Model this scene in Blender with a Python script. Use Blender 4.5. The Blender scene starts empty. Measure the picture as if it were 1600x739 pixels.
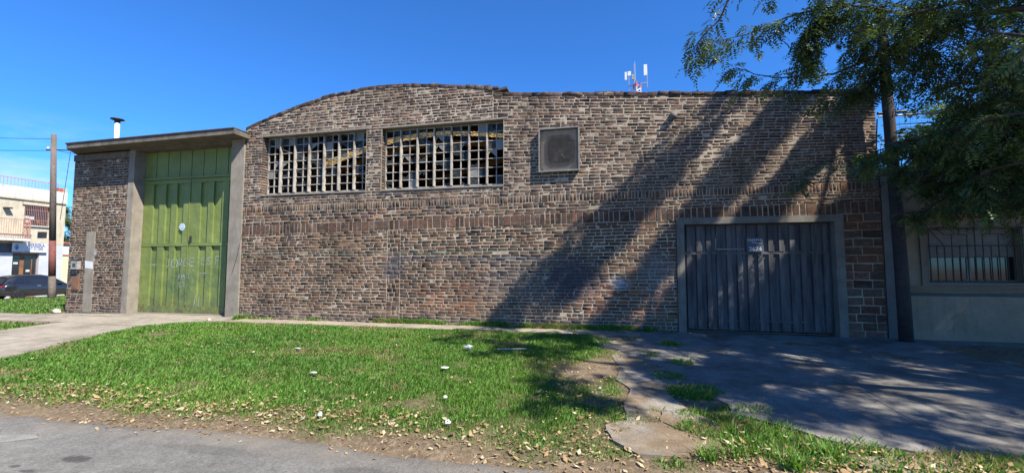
import bpy, math, random
import numpy as np
from mathutils import Vector, Matrix, Euler
random.seed(7); RNG = np.random.default_rng(7)
R = math.radians
SC = bpy.context.scene
COL = SC.collection

# ------------------------------------------------------------------ camera, sky, sun, exposure
cam_d = bpy.data.cameras.new('camera'); cam = bpy.data.objects.new('camera', cam_d); COL.objects.link(cam)
cam_d.sensor_width = 36.0; cam_d.lens = 36.0 * 680 / 1600; cam_d.clip_end = 2000
cam.location = (0, -10.08, 1.40); cam.rotation_euler = (R(90 + 3.83), 0, R(13))
SC.camera = cam
SUN = Vector((1.7, -1.0, 2.1)).normalized()          # direction to the sun
EL = math.asin(SUN.z); AZ = math.atan2(SUN.x, SUN.y)
w = bpy.data.worlds.new('World'); SC.world = w; w.use_nodes = True
wn = w.node_tree; wn.nodes.clear()
sky = wn.nodes.new('ShaderNodeTexSky'); sky.sky_type = 'NISHITA'; sky.sun_disc = False
sky.sun_elevation = EL; sky.sun_rotation = AZ; sky.air_density = 1.0; sky.dust_density = 0.0; sky.ozone_density = 6.0; sky.altitude = 600
bg = wn.nodes.new('ShaderNodeBackground'); bg.inputs[1].default_value = 0.055
wo = wn.nodes.new('ShaderNodeOutputWorld')
tc = wn.nodes.new('ShaderNodeTexCoord'); mp = wn.nodes.new('ShaderNodeMapping'); mp.inputs['Scale'].default_value = (2.2, 2.2, 9)
nz = wn.nodes.new('ShaderNodeTexNoise'); nz.inputs['Scale'].default_value = 2.6; nz.inputs['Detail'].default_value = 7; nz.inputs['Roughness'].default_value = .62
sep = wn.nodes.new('ShaderNodeSeparateXYZ')
cr = wn.nodes.new('ShaderNodeMapRange'); cr.inputs[1].default_value = .47; cr.inputs[2].default_value = .72
zr = wn.nodes.new('ShaderNodeMapRange'); zr.inputs[1].default_value = .24; zr.inputs[2].default_value = .08; zr.inputs[3].default_value = 0; zr.inputs[4].default_value = .8
mu = wn.nodes.new('ShaderNodeMath'); mu.operation = 'MULTIPLY'
mxc = wn.nodes.new('ShaderNodeMixRGB'); mxc.inputs[2].default_value = (8.2, 8.6, 9.2, 1)
hs = wn.nodes.new('ShaderNodeHueSaturation'); hs.inputs['Saturation'].default_value = 1.0; hs.inputs['Value'].default_value = 1.0
tint = wn.nodes.new('ShaderNodeMixRGB'); tint.blend_type = 'MULTIPLY'; tint.inputs[0].default_value = 1; tint.inputs[2].default_value = (.56, 1.26, 1.98, 1)
L = wn.links.new
L(tc.outputs['Generated'], mp.inputs[0]); L(mp.outputs[0], nz.inputs['Vector']); L(tc.outputs['Generated'], sep.inputs[0])
L(nz.outputs[0], cr.inputs[0]); L(sep.outputs[2], zr.inputs[0]); L(cr.outputs[0], mu.inputs[0]); L(zr.outputs[0], mu.inputs[1])
L(sky.outputs[0], hs.inputs['Color']); L(mu.outputs[0], mxc.inputs[0]); L(hs.outputs[0], tint.inputs[1]); L(tint.outputs[0], mxc.inputs[1]); L(mxc.outputs[0], bg.inputs[0]); L(bg.outputs[0], wo.inputs[0])
sl = bpy.data.lights.new('sun', 'SUN'); sl.energy = 5.0; sl.angle = R(.53); sl.color = (1, .94, .83)
so = bpy.data.objects.new('sun', sl); COL.objects.link(so); so.location = (20, -20, 30)
so.rotation_euler = SUN.to_track_quat('Z', 'Y').to_euler()
SC.view_settings.view_transform = 'Standard'; SC.view_settings.look = 'None'
SC.view_settings.exposure = 1.15; SC.view_settings.gamma = 1.0
SC.cycles.max_bounces = 6; SC.cycles.transparent_max_bounces = 12

# ------------------------------------------------------------------ helpers
class MB:
    def __init__(s): s.v = []; s.f = []; s.c = []
    def quad(s, a, b, c, d):
        n = len(s.v); s.v += [a, b, c, d]; s.f.append((n, n+1, n+2, n+3))
    def box(s, x0, x1, y0, y1, z0, z1):
        n = len(s.v)
        s.v += [(x0,y0,z0),(x1,y0,z0),(x1,y1,z0),(x0,y1,z0),(x0,y0,z1),(x1,y0,z1),(x1,y1,z1),(x0,y1,z1)]
        s.f += [tuple(n+i for i in q) for q in ((0,1,5,4),(1,2,6,5),(2,3,7,6),(3,0,4,7),(4,5,6,7),(3,2,1,0))]
        return s
    def obox(s, c, ax, ay, az):   # oriented box: centre and three half vectors
        c = Vector(c); ax = Vector(ax); ay = Vector(ay); az = Vector(az); n = len(s.v)
        for k in (-1, 1):
            for i, j in ((-1,-1),(1,-1),(1,1),(-1,1)): s.v.append(tuple(c + ax*i + ay*j + az*k))
        s.f += [tuple(n+i for i in q) for q in ((0,1,5,4),(1,2,6,5),(2,3,7,6),(3,0,4,7),(4,5,6,7),(3,2,1,0))]
        return s
    def prism(s, pts, y0, y1, axis='y'):  # polygon in (x,z) extruded in y, or (x,y) extruded in z
        n = len(s.v); k = len(pts)
        for y in (y0, y1):
            for p in pts: s.v.append((p[0], y, p[1]) if axis == 'y' else (p[0], p[1], y))
        s.f.append(tuple(range(n, n+k))); s.f.append(tuple(range(n+2*k-1, n+k-1, -1)))
        for i in range(k): s.f.append((n+i, n+k+i, n+k+(i+1) % k, n+(i+1) % k))
        return s
    def tube(s, pts, rad, sides=6, cap=True):
        pts = [Vector(p) for p in pts]; n0 = len(s.v); k = len(pts)
        if not hasattr(rad, '__len__'): rad = [rad]*k
        prev = None
        for i, p in enumerate(pts):
            t = (pts[min(i+1, k-1)] - pts[max(i-1, 0)]).normalized()
            if prev is None:
                u = t.cross(Vector((0, 0, 1)))
                if u.length < .05: u = t.cross(Vector((1, 0, 0)))
            else: u = prev - t*prev.dot(t)
            u.normalize(); prev = u; v = t.cross(u)
            for j in range(sides):
                a = 2*math.pi*j/sides
                s.v.append(tuple(p + (u*math.cos(a) + v*math.sin(a))*rad[i]))
        for i in range(k-1):
            for j in range(sides):
                a = n0+i*sides+j; b = n0+i*sides+(j+1) % sides
                s.f.append((a, b, b+sides, a+sides))
        if cap:
            s.f.append(tuple(range(n0+sides-1, n0-1, -1))); s.f.append(tuple(range(n0+(k-1)*sides, n0+k*sides)))
        return s
    def lathe(s, prof, cx, cy, sides=16):  # prof of (r,z)
        n0 = len(s.v)
        for r, z in prof:
            for j in range(sides):
                a = 2*math.pi*j/sides; s.v.append((cx+r*math.cos(a), cy+r*math.sin(a), z))
        for i in range(len(prof)-1):
            for j in range(sides):
                a = n0+i*sides+j; b = n0+i*sides+(j+1) % sides
                s.f.append((a, b, b+sides, a+sides))
        s.f.append(tuple(range(n0+sides-1, n0-1, -1))); s.f.append(tuple(range(n0+(len(prof)-1)*sides, n0+len(prof)*sides)))
        return s
    def mesh(s, name, mat):
        me = bpy.data.meshes.new(name); me.from_pydata(s.v, [], s.f); me.materials.append(mat); return me
    def build(s, name, mat, parent=None, smooth=False, xf=None, **kw):
        me = s.mesh(name, mat)
        if xf is not None: me.transform(xf)
        if smooth: me.polygons.foreach_set('use_smooth', [True]*len(me.polygons))
        return link(name, me, parent, **kw)
def link(name, data, parent=None, label=None, cat=None, group=None, kind=None):
    o = bpy.data.objects.new(name, data); COL.objects.link(o)
    if parent is not None:
        o.parent = parent; o.matrix_parent_inverse = parent.matrix_basis.inverted()
    if label: o['label'] = label
    if cat: o['category'] = cat
    if group: o['group'] = group
    if kind: o['kind'] = kind
    return o
def thing(name, loc, label, cat, group=None):
    o = link(name, None, None, label, cat, group); o.location = loc; o.empty_display_size = .3; return o
def np_mesh(name, V, F, mat, colors=None, smooth=False):
    me = bpy.data.meshes.new(name); V = np.asarray(V, np.float32); F = np.asarray(F, np.int32); k = F.shape[1]
    me.vertices.add(len(V)); me.vertices.foreach_set('co', V.ravel())
    me.loops.add(F.size); me.loops.foreach_set('vertex_index', F.ravel())
    me.polygons.add(len(F)); me.polygons.foreach_set('loop_start', np.arange(0, F.size, k, dtype=np.int32))
    me.update(calc_edges=True)
    if colors is not None:
        a = me.attributes.new('col', 'FLOAT_COLOR', 'POINT'); a.data.foreach_set('color', np.asarray(colors, np.float32).ravel())
    if smooth: me.polygons.foreach_set('use_smooth', np.ones(len(F), bool))
    me.materials.append(mat); me.validate(); return me
def vnoise(x, y, seed=0):
    x = np.asarray(x, float); y = np.asarray(y, float)
    xi = np.floor(x); yi = np.floor(y); fx = x-xi; fy = y-yi
    fx = fx*fx*(3-2*fx); fy = fy*fy*(3-2*fy)
    def h(a, b):
        q = np.sin(a*127.1 + b*311.7 + seed*74.7)*43758.5453
        return q-np.floor(q)
    return (h(xi,yi)*(1-fx)+h(xi+1,yi)*fx)*(1-fy)+(h(xi,yi+1)*(1-fx)+h(xi+1,yi+1)*fx)*fy
def fbm(x, y, seed=0, o=4):
    t = 0; a = .5; x = np.asarray(x, float); y = np.asarray(y, float)
    for i in range(o): t = t+a*vnoise(x, y, seed+i); x = x*2.03; y = y*2.03; a *= .5
    return t/(1-.5**o)
def sstep(a, b, x):
    t = np.clip((np.asarray(x, float)-a)/(b-a), 0, 1); return t*t*(3-2*t)

# ------------------------------------------------------------------ materials
class G:
    def __init__(s, name):
        s.m = bpy.data.materials.new(name); s.m.use_nodes = True; s.t = s.m.node_tree; s.t.nodes.clear()
        s.out = s.t.nodes.new('ShaderNodeOutputMaterial'); s.b = s.t.nodes.new('ShaderNodeBsdfPrincipled')
        s.t.links.new(s.b.outputs[0], s.out.inputs[0]); s._pos = None
    def put(s, sock, v):
        if isinstance(v, bpy.types.NodeSocket): s.t.links.new(v, sock)
        elif v is not None:
            if sock.type == 'RGBA' and len(v) == 3: v = (*v, 1)
            sock.default_value = v
    def pos(s):
        if s._pos is None: s._pos = s.t.nodes.new('ShaderNodeNewGeometry').outputs['Position']
        return s._pos
    def xyz(s):
        n = s.t.nodes.new('ShaderNodeSeparateXYZ'); s.put(n.inputs[0], s.pos()); return n.outputs
    def math(s, op, a, b=None, c=None, clamp=False):
        n = s.t.nodes.new('ShaderNodeMath'); n.operation = op; n.use_clamp = clamp
        s.put(n.inputs[0], a); s.put(n.inputs[1], b)
        if c is not None: s.put(n.inputs[2], c)
        return n.outputs[0]
    def scale(s, vec, sc):
        n = s.t.nodes.new('ShaderNodeVectorMath'); n.operation = 'MULTIPLY'; s.put(n.inputs[0], vec); n.inputs[1].default_value = sc; return n.outputs[0]
    def noise(s, sc, det=4, rough=.55, vec=None, dist=0):
        n = s.t.nodes.new('ShaderNodeTexNoise'); s.put(n.inputs['Vector'], vec if vec is not None else s.pos())
        n.inputs['Scale'].default_value = sc; n.inputs['Detail'].default_value = det; n.inputs['Roughness'].default_value = rough; n.inputs['Distortion'].default_value = dist
        return n.outputs[0]
    def vor(s, sc, feat='F1', vec=None):
        n = s.t.nodes.new('ShaderNodeTexVoronoi'); n.feature = feat; s.put(n.inputs['Vector'], vec if vec is not None else s.pos()); n.inputs['Scale'].default_value = sc
        return n.outputs[0]
    def rng(s, v, a, b, c=0., d=1.):
        n = s.t.nodes.new('ShaderNodeMapRange'); s.put(n.inputs[0], v)
        for i, q in enumerate((a, b, c, d)): n.inputs[i+1].default_value = q
        return n.outputs[0]
    def mix(s, f, a, b, mode='MIX'):
        n = s.t.nodes.new('ShaderNodeMixRGB'); n.blend_type = mode; s.put(n.inputs[0], f); s.put(n.inputs[1], a); s.put(n.inputs[2], b); return n.outputs[0]
    def grey(s, v):
        n = s.t.nodes.new('ShaderNodeCombineXYZ')
        for i in range(3): s.put(n.inputs[i], v)
        return n.outputs[0]
    def attr(s, name='col'):
        n = s.t.nodes.new('ShaderNodeAttribute'); n.attribute_name = name; return n.outputs['Color']
    def objcol(s): return s.t.nodes.new('ShaderNodeObjectInfo').outputs['Color']
    def bump(s, h, st=.3, d=.02):
        n = s.t.nodes.new('ShaderNodeBump'); n.inputs['Strength'].default_value = st; n.inputs['Distance'].default_value = d
        s.put(n.inputs['Height'], h); s.put(s.b.inputs['Normal'], n.outputs[0])
    def fin(s, col=None, rough=.85, metal=0., spec=.3):
        s.put(s.b.inputs['Base Color'], col); s.put(s.b.inputs['Roughness'], rough); s.put(s.b.inputs['Metallic'], metal)
        s.b.inputs['Specular IOR Level'].default_value = spec; return s.m
def simple(name, col, rough=.7, metal=0., var=.25, sc=8, bump=.15, spec=.35, dirt=None):
    g = G(name); n = g.noise(sc, 6, .65); n2 = g.noise(sc*.17, 3)
    c = g.mix(1, col, g.grey(g.rng(n, .25, .75, 1-var, 1+var)), 'MULTIPLY')
    c = g.mix(1, c, g.grey(g.rng(n2, .3, .7, 1-var*.7, 1+var*.7)), 'MULTIPLY')
    if dirt: c = g.mix(g.rng(g.noise(sc*.4, 7, .7), .52, .66), c, dirt)
    if bump: g.bump(g.noise(sc*6, 5, .6), bump, .01)
    return g.fin(c, rough, metal, spec)

def wall_paint(g, c):
    """old paint and soot marks on the brickwork: each has its own shape on the wall"""
    X, Y, Z = g.xyz(); n = g.noise(5, 6, .65); nf = g.noise(22, 4, .6)
    def band(z0, hw, x0, x1):
        a = g.rng(g.math('ABSOLUTE', g.math('SUBTRACT', Z, z0)), hw*.6, hw*1.15, 1, 0)
        b = g.math('MULTIPLY', g.rng(X, x0-.2, x0+.2), g.rng(X, x1-.8, x1+.5, 1, 0))
        return g.math('MULTIPLY', g.math('MULTIPLY', a, b), g.rng(n, .34, .56))
    def ell(cx, cz, rx, rz, lo=.75, hi=1.1, amt=1.0):
        a = g.math('MULTIPLY', g.math('SUBTRACT', X, cx), 1/rx); b = g.math('MULTIPLY', g.math('SUBTRACT', Z, cz), 1/rz)
        d = g.math('SQRT', g.math('ADD', g.math('MULTIPLY', a, a), g.math('MULTIPLY', b, b)))
        d = g.math('ADD', d, g.math('MULTIPLY', g.math('SUBTRACT', n, .5), 1.6)); d = g.math('ADD', d, g.math('MULTIPLY', g.math('SUBTRACT', nf, .5), 1.0))
        return g.math('MULTIPLY', g.rng(d, lo, hi, 1, 0), amt)
    c = g.mix(g.math('MULTIPLY', g.math('MULTIPLY', band(1.735, .05, -10, -.2), g.rng(nf, .4, .6)), .6), c, (.13, .19, .15))
    c = g.mix(g.math('MULTIPLY', band(1.575, .035, -5.4, -1.2), .8), c, (.07, .085, .11))
    c = g.mix(ell(-5.42, 1.35, .28, .32, amt=.55), c, (.06, .065, .08))
    c = g.mix(ell(-2.0, 1.05, 1.7, .75, .3, 1.0, .38), c, (.10, .107, .115))
    c = g.mix(ell(-.9, 1.1, .75, .62, .4, 1.1, .78), c, (.045, .047, .06))
    c = g.mix(g.math('MULTIPLY', ell(.15, 1.0, .30, .20, .3, 1.0, .75), g.rng(g.noise(1, 5, .7, g.scale(g.pos(), (5, 1, 22))), .40, .58)), c, (.42, .44, .47))
    c = g.mix(ell(.95, 1.25, .5, .7, .3, 1.0, .3), c, (.20, .21, .23))
    c = g.mix(ell(-15.5, 1.75, .2, .25, amt=.6), c, (.40, .42, .44))
    # rain streaks / soot below the window sills and under the coping
    st = g.noise(1.0, 5, .65, g.scale(g.pos(), (9, 1, .9)))
    c = g.mix(g.math('MULTIPLY', g.rng(st, .52, .70), g.rng(Z, 1.2, 3.4, .12, .62)), c, (.042, .037, .032))
    c = g.mix(g.math('MULTIPLY', g.rng(Z, .34, .05), g.rng(nf, .35, .6, 0, .55)), c, (.13, .12, .105))
    return c
def brick_mat(name, src):
    g = G(name); X, Y, Z = g.xyz()
    c = g.attr() if src == 'attr' else g.objcol()
    n1 = g.noise(26, 7, .7); n2 = g.noise(.9, 4, .6); n3 = g.noise(9, 6, .7, g.scale(g.pos(), (.55, 1, 1.5)))
    c = g.mix(1, c, g.grey(g.rng(n1, .25, .75, .55, 1.5)), 'MULTIPLY')
    c = g.mix(1, c, g.grey(g.rng(n2, .3, .7, .55, 1.35)), 'MULTIPLY')
    up = g.rng(Z, 2.5, 3.2, .34, .60)
    c = g.mix(g.math('MULTIPLY', g.rng(n3, .50, .66), up), c, (.25, .205, .155))
    c = wall_paint(g, c)
    g.bump(g.math('ADD', n1, g.math('MULTIPLY', n3, .8)), .7, .012)
    return g.fin(c, .92, spec=.15)
M = {}
M['brick'] = brick_mat('worn_brick', 'attr'); M['brick_piece'] = brick_mat('worn_brick_piece', 'obj')
g = G('lime_mortar'); X, Y, Z = g.xyz()
c = g.mix(g.noise(7, 6, .7), (.29, .24, .18), (.48, .41, .32)); c = g.mix(g.rng(g.noise(.8, 4), .42, .68), c, (.20, .165, .125))
c = wall_paint(g, c); g.bump(g.noise(40, 6, .7), .6, .012)
M['mortar'] = g.fin(c, .95, spec=.1)
def concrete(name, a, b, stain=(.1, .095, .085), amt=.5):
    g = G(name); c = g.mix(g.rng(g.noise(3, 6, .65), .3, .7), a, b)
    c = g.mix(g.math('MULTIPLY', g.rng(g.noise(1.0, 6, .7, g.scale(g.pos(), (6, 6, .8))), .52, .72), amt), c, stain)
    c = g.mix(1, c, g.grey(g.rng(g.noise(60, 3), .3, .7, .85, 1.12)), 'MULTIPLY'); g.bump(g.noise(30, 6, .65), .35, .01)
    return g.fin(c, .9, spec=.2)
M['concrete'] = concrete('grey_concrete', (.17, .148, .12), (.27, .238, .195))
M['cornice'] = concrete('weathered_cornice_concrete', (.085, .073, .06), (.17, .148, .122), (.04, .037, .034), .75)
M['frame_conc'] = concrete('garage_frame_concrete', (.125, .113, .095), (.195, .178, .15), (.06, .055, .048), .6)
M['pier_conc'] = concrete('grey_render', (.14, .13, .118), (.20, .188, .17))
M['core'] = concrete('wall_core', (.19, .165, .132), (.27, .235, .19))
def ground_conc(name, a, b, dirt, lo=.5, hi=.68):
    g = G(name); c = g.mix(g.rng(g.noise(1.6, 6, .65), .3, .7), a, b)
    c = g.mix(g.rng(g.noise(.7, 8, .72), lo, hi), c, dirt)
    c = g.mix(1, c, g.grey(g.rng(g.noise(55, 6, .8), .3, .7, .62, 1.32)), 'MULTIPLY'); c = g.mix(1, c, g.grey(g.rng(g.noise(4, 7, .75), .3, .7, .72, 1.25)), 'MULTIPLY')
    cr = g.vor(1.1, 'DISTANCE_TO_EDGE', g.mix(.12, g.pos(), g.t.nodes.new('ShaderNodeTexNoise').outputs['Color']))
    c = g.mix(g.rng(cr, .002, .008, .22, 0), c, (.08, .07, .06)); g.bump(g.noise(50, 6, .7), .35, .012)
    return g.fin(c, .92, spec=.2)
M['drive'] = ground_conc('old_drive_concrete', (.24, .21, .168), (.32, .283, .228), (.18, .152, .117))
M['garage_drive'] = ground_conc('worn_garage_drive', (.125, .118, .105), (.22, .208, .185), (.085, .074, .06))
M['path'] = ground_conc('broken_path_concrete', (.19, .172, .145), (.28, .258, .218), (.17, .125, .08), .40, .56)
M['walk'] = ground_conc('pavement_slab', (.25, .21, .16), (.33, .28, .215), (.17, .135, .095))
g = G('asphalt'); X, Y, Z = g.xyz()
c = g.mix(g.rng(g.noise(.9, 7, .7), .3, .7), (.15, .142, .128), (.222, .212, .19))
c = g.mix(g.rng(g.vor(115), .0, .55), g.mix(.5, c, (.32, .31, .295)), c)
c = g.mix(1, c, g.grey(g.rng(g.noise(45, 6, .8), .28, .72, .5, 1.45)), 'MULTIPLY'); c = g.mix(1, c, g.grey(g.rng(g.noise(7, 6, .75), .3, .7, .8, 1.22)), 'MULTIPLY')
c = g.mix(g.math('MULTIPLY', g.rng(Y, -6.85, -6.35), g.rng(g.noise(1.8, 6, .7), .36, .58)), c, (.235, .20, .155))
def ospot(cx, cy, rx, ry, am):
    global c
    a = g.math('MULTIPLY', g.math('SUBTRACT', X, cx), 1/rx); b = g.math('MULTIPLY', g.math('SUBTRACT', Y, cy), 1/ry)
    d = g.math('ADD', g.math('SQRT', g.math('ADD', g.math('MULTIPLY', a, a), g.math('MULTIPLY', b, b))), g.math('MULTIPLY', g.math('SUBTRACT', g.noise(9, 5, .7), .5), 1.8))
    c = g.mix(g.rng(d, .6, 1.05, am, 0), c, (.06, .058, .056))
ospot(-4.52, -7.16, .17, .07, .8); ospot(-4.62, -7.42, .09, .03, .7); ospot(-4.85, -7.38, .06, .03, .7); ospot(-1.9, -6.85, .5, .12, .35); ospot(-3.6, -6.75, .6, .1, .3)
g.bump(g.noise(75, 6, .8), .9, .02); M['asphalt'] = g.fin(c, .93, spec=.2)
M['patch'] = ground_conc('road_patch', (.19, .183, .163), (.26, .248, .22), (.15, .143, .13))
g = G('soil'); X, Y, Z = g.xyz()
c = g.mix(g.rng(g.noise(2.3, 7, .7), .3, .7), (.105, .073, .045), (.215, .16, .106))
c = g.mix(g.rng(g.noise(17, 6, .75), .48, .66), c, (.29, .225, .15)); c = g.mix(g.rng(g.noise(38, 5, .75), .55, .7), c, (.07, .05, .032))
gm = g.attr(); c = g.mix(gm, c, g.mix(g.noise(8, 5), (.04, .068, .014), (.085, .10, .03)))
g.bump(g.noise(45, 6, .75), .8, .03); M['soil'] = g.fin(c, .96, spec=.1)
def foliage(name, src='attr', trans=.35, rough=.5):
    g = G(name); c = g.attr() if src == 'attr' else src
    d = g.t.nodes.new('ShaderNodeBsdfTranslucent'); mx = g.t.nodes.new('ShaderNodeMixShader'); mx.inputs[0].default_value = trans
    tcn = g.mix(1, c, (1.25, 1.35, .55), 'MULTIPLY'); g.put(d.inputs[0], tcn); g.fin(c, rough, spec=.35)
    g.t.links.new(g.b.outputs[0], mx.inputs[1]); g.t.links.new(d.outputs[0], mx.inputs[2]); g.t.links.new(mx.outputs[0], g.out.inputs[0]); return g.m
M['grass'] = foliage('grass_blades', trans=.35, rough=.6); M['leaf'] = foliage('tree_leaves', trans=.2, rough=.42); M['dryleaf'] = foliage('dry_leaves', trans=.12, rough=.8)
M['bark'] = simple('bark', (.07, .055, .042), .95, var=.45, sc=14, bump=.7)
M['steel_bar'] = simple('window_bar_paint', (.31, .285, .25), .75, var=.3, sc=14, dirt=(.17, .11, .075))
M['rust'] = simple('rusty_steel', (.16, .085, .05), .85, var=.4, sc=20)
M['dark_steel'] = simple('dark_iron', (.025, .025, .027), .6, var=.3, sc=20)
M['galv'] = simple('galvanised_steel', (.30, .285, .26), .6, .2, .3, 16, dirt=(.14, .10, .075))
g = G('dusty_glass'); c = g.mix(g.rng(g.noise(6, 5, .7), .35, .65), (.10, .12, .13), (.26, .28, .27))
tr = g.t.nodes.new('ShaderNodeBsdfTransparent'); tr.inputs[0].default_value = (.62, .68, .68, 1); mx = g.t.nodes.new('ShaderNodeMixShader')
g.fin(c, .25, spec=.8); g.put(mx.inputs[0], g.rng(g.noise(11, 6, .7),   .35, .75, .04, .28)); g.t.links.new(tr.outputs[0], mx.inputs[1]); g.t.links.new(g.b.outputs[0], mx.inputs[2]); g.t.links.new(mx.outputs[0], g.out.inputs[0]); M['glass'] = g.m
g = G('dirt_filmed_glass'); M['dusty'] = g.fin(g.mix(g.noise(8, 6, .7), (.10, .105, .10), (.24, .235, .20)), .4, spec=.5)
g = G('dark_glass'); M['dglass'] = g.fin((.012, .014, .017), .07, spec=.7)
g = G('green_gate_paint'); X, Y, Z = g.xyz()
c = g.mix(g.rng(g.noise(1.3, 6, .65), .3, .7), (.112, .148, .036), (.172, .215, .062))
c = g.mix(g.math('MULTIPLY', g.rng(g.noise(1.8, 7, .7, g.scale(g.pos(), (1, 1, .6))), .46, .64), g.rng(Z, 2.2, 1.0, 0, .8)), c, (.045, .085, .045))
c = g.mix(g.math('MULTIPLY', g.rng(g.noise(1, 6, .7, g.scale(g.pos(), (14, 1, .7))), .55, .72), .4), c, (.07, .085, .03))
c = g.mix(g.rng(g.noise(20, 7, .75), .68, .74, 0, .7), c, (.13, .08, .05)); c = g.mix(g.math('MULTIPLY', g.rng(Z, .55, .02), g.rng(g.noise(9, 7, .75), .42, .6, 0, .9)), c, (.085, .055, .033)); g.bump(g.noise(3.5, 4), .5, .05); M['gate'] = g.fin(c, .55, spec=.4)
g = G('blue_grey_garage_steel'); X, Y, Z = g.xyz()
c = g.mix(g.rng(g.noise(1.5, 6, .7, g.scale(g.pos(), (5, 1, .7))), .35, .65), (.034, .033, .037), (.115, .111, .11))
c = g.mix(g.rng(g.noise(13, 7, .75), .60, .68, 0, .85), c, (.07, .05, .042)); g.bump(g.noise(5, 3), .2, .02); M['garage'] = g.fin(c, .6, .15, .35)
M['chalk'] = simple('white_chalk_paint', (.24, .28, .25), .95, var=.5, sc=30, bump=0)
M['white'] = simple('white_paint', (.48, .48, .465), .7, var=.12, sc=10)
M['sky_blue'] = simple('faded_blue_print', (.22, .38, .55), .7, var=.15, sc=20, bump=0)
M['navy'] = simple('navy_print', (.06, .09, .2), .7, var=.1, bump=0)
M['roofsheet'] = simple('dark_roof_sheet', (.07, .06, .05), .8, var=.3, sc=6)
M['timber'] = simple('roof_rib_timber', (.12, .085, .05), .85, var=.5, sc=16)
M['inside'] = simple('inner_wall', (.10, .09, .08), .95, var=.3)
M['pole_wood'] = simple('grey_pole_wood', (.125, .10, .083), .95, var=.35, sc=9, bump=.5)
M['pole_red'] = simple('red_pole_paint', (.17, .06, .05), .9, var=.3, sc=9, bump=.4)
M['pole_dark'] = simple('tarred_pole', (.035, .03, .028), .9, var=.35, sc=9, bump=.5)
M['beige'] = concrete('beige_render', (.22, .172, .118), (.30, .24, .17), (.12, .095, .068), .5)
M['tan'] = concrete('tan_trim', (.17, .138, .102), (.23, .19, .145), (.12, .1, .075), .5)
M['cream'] = concrete('stained_cream_render', (.38, .335, .245), (.47, .43, .335), (.2, .185, .155), .65)
M['peel'] = concrete('peeling_white_parapet', (.43, .415, .39), (.54, .525, .49), (.22, .205, .19), .65)
M['slate'] = simple('dark_slate_paint', (.085, .095, .115), .8, var=.15)
M['lgrey'] = simple('light_grey_paint', (.38, .40, .43), .8, var=.1)
M['wood'] = simple('brown_door_wood', (.17, .085, .04), .6, var=.3)
M['shutter'] = simple('grey_shutter', (.22, .20, .175), .75, var=.12)
M['rail'] = simple('pink_rust_rail', (.34, .17, .13), .85, var=.25)
M['yellow'] = concrete('pale_yellow_wall', (.46, .415, .26), (.53, .485, .33), (.4, .36, .25), .4)
M['tile'] = simple('red_roof_tile', (.30, .085, .06), .85, var=.3)
g = G('car_paint'); M['car'] = g.fin((.014, .015, .018), .22, spec=.6); g.b.inputs['Coat Weight'].default_value = .6
g = G('tyre_rubber'); M['tyre'] = g.fin((.018, .018, .018), .9)
g = G('alloy'); M['alloy'] = g.fin((.62, .62, .64), .35, .8)
g = G('tail_light'); M['tail'] = g.fin((.35, .012, .015), .2, spec=.7)
M['wire'] = simple('black_cable', (.02, .02, .022), .7, bump=0)
M['whiteplastic'] = simple('white_plastic', (.55, .565, .58), .45, var=.1, sc=25)
M['redwhite'] = simple('red_tower_paint', (.55, .14, .08), .6, var=.1)
M['stone'] = simple('pale_rubble', (.40, .36, .30), .95, var=.3, sc=18, bump=.6)
M['grille'] = simple('fan_grey_paint', (.17, .16, .15), .65, .1, .25, 20, dirt=(.13, .10, .085))
M['black_in'] = simple('fan_black', (.02, .02, .022), .7, bump=0)

g = G('yellowed_roof_light'); c = g.mix(g.rng(g.noise(9, 6, .75), .42, .6), (.36, .23, .075), (.05, .03, .015)); d_ = g.t.nodes.new('ShaderNodeBsdfTranslucent'); g.put(d_.inputs[0], c)
g.t.links.new(d_.outputs[0], g.out.inputs[0]); M['rooflight'] = g.m
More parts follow.
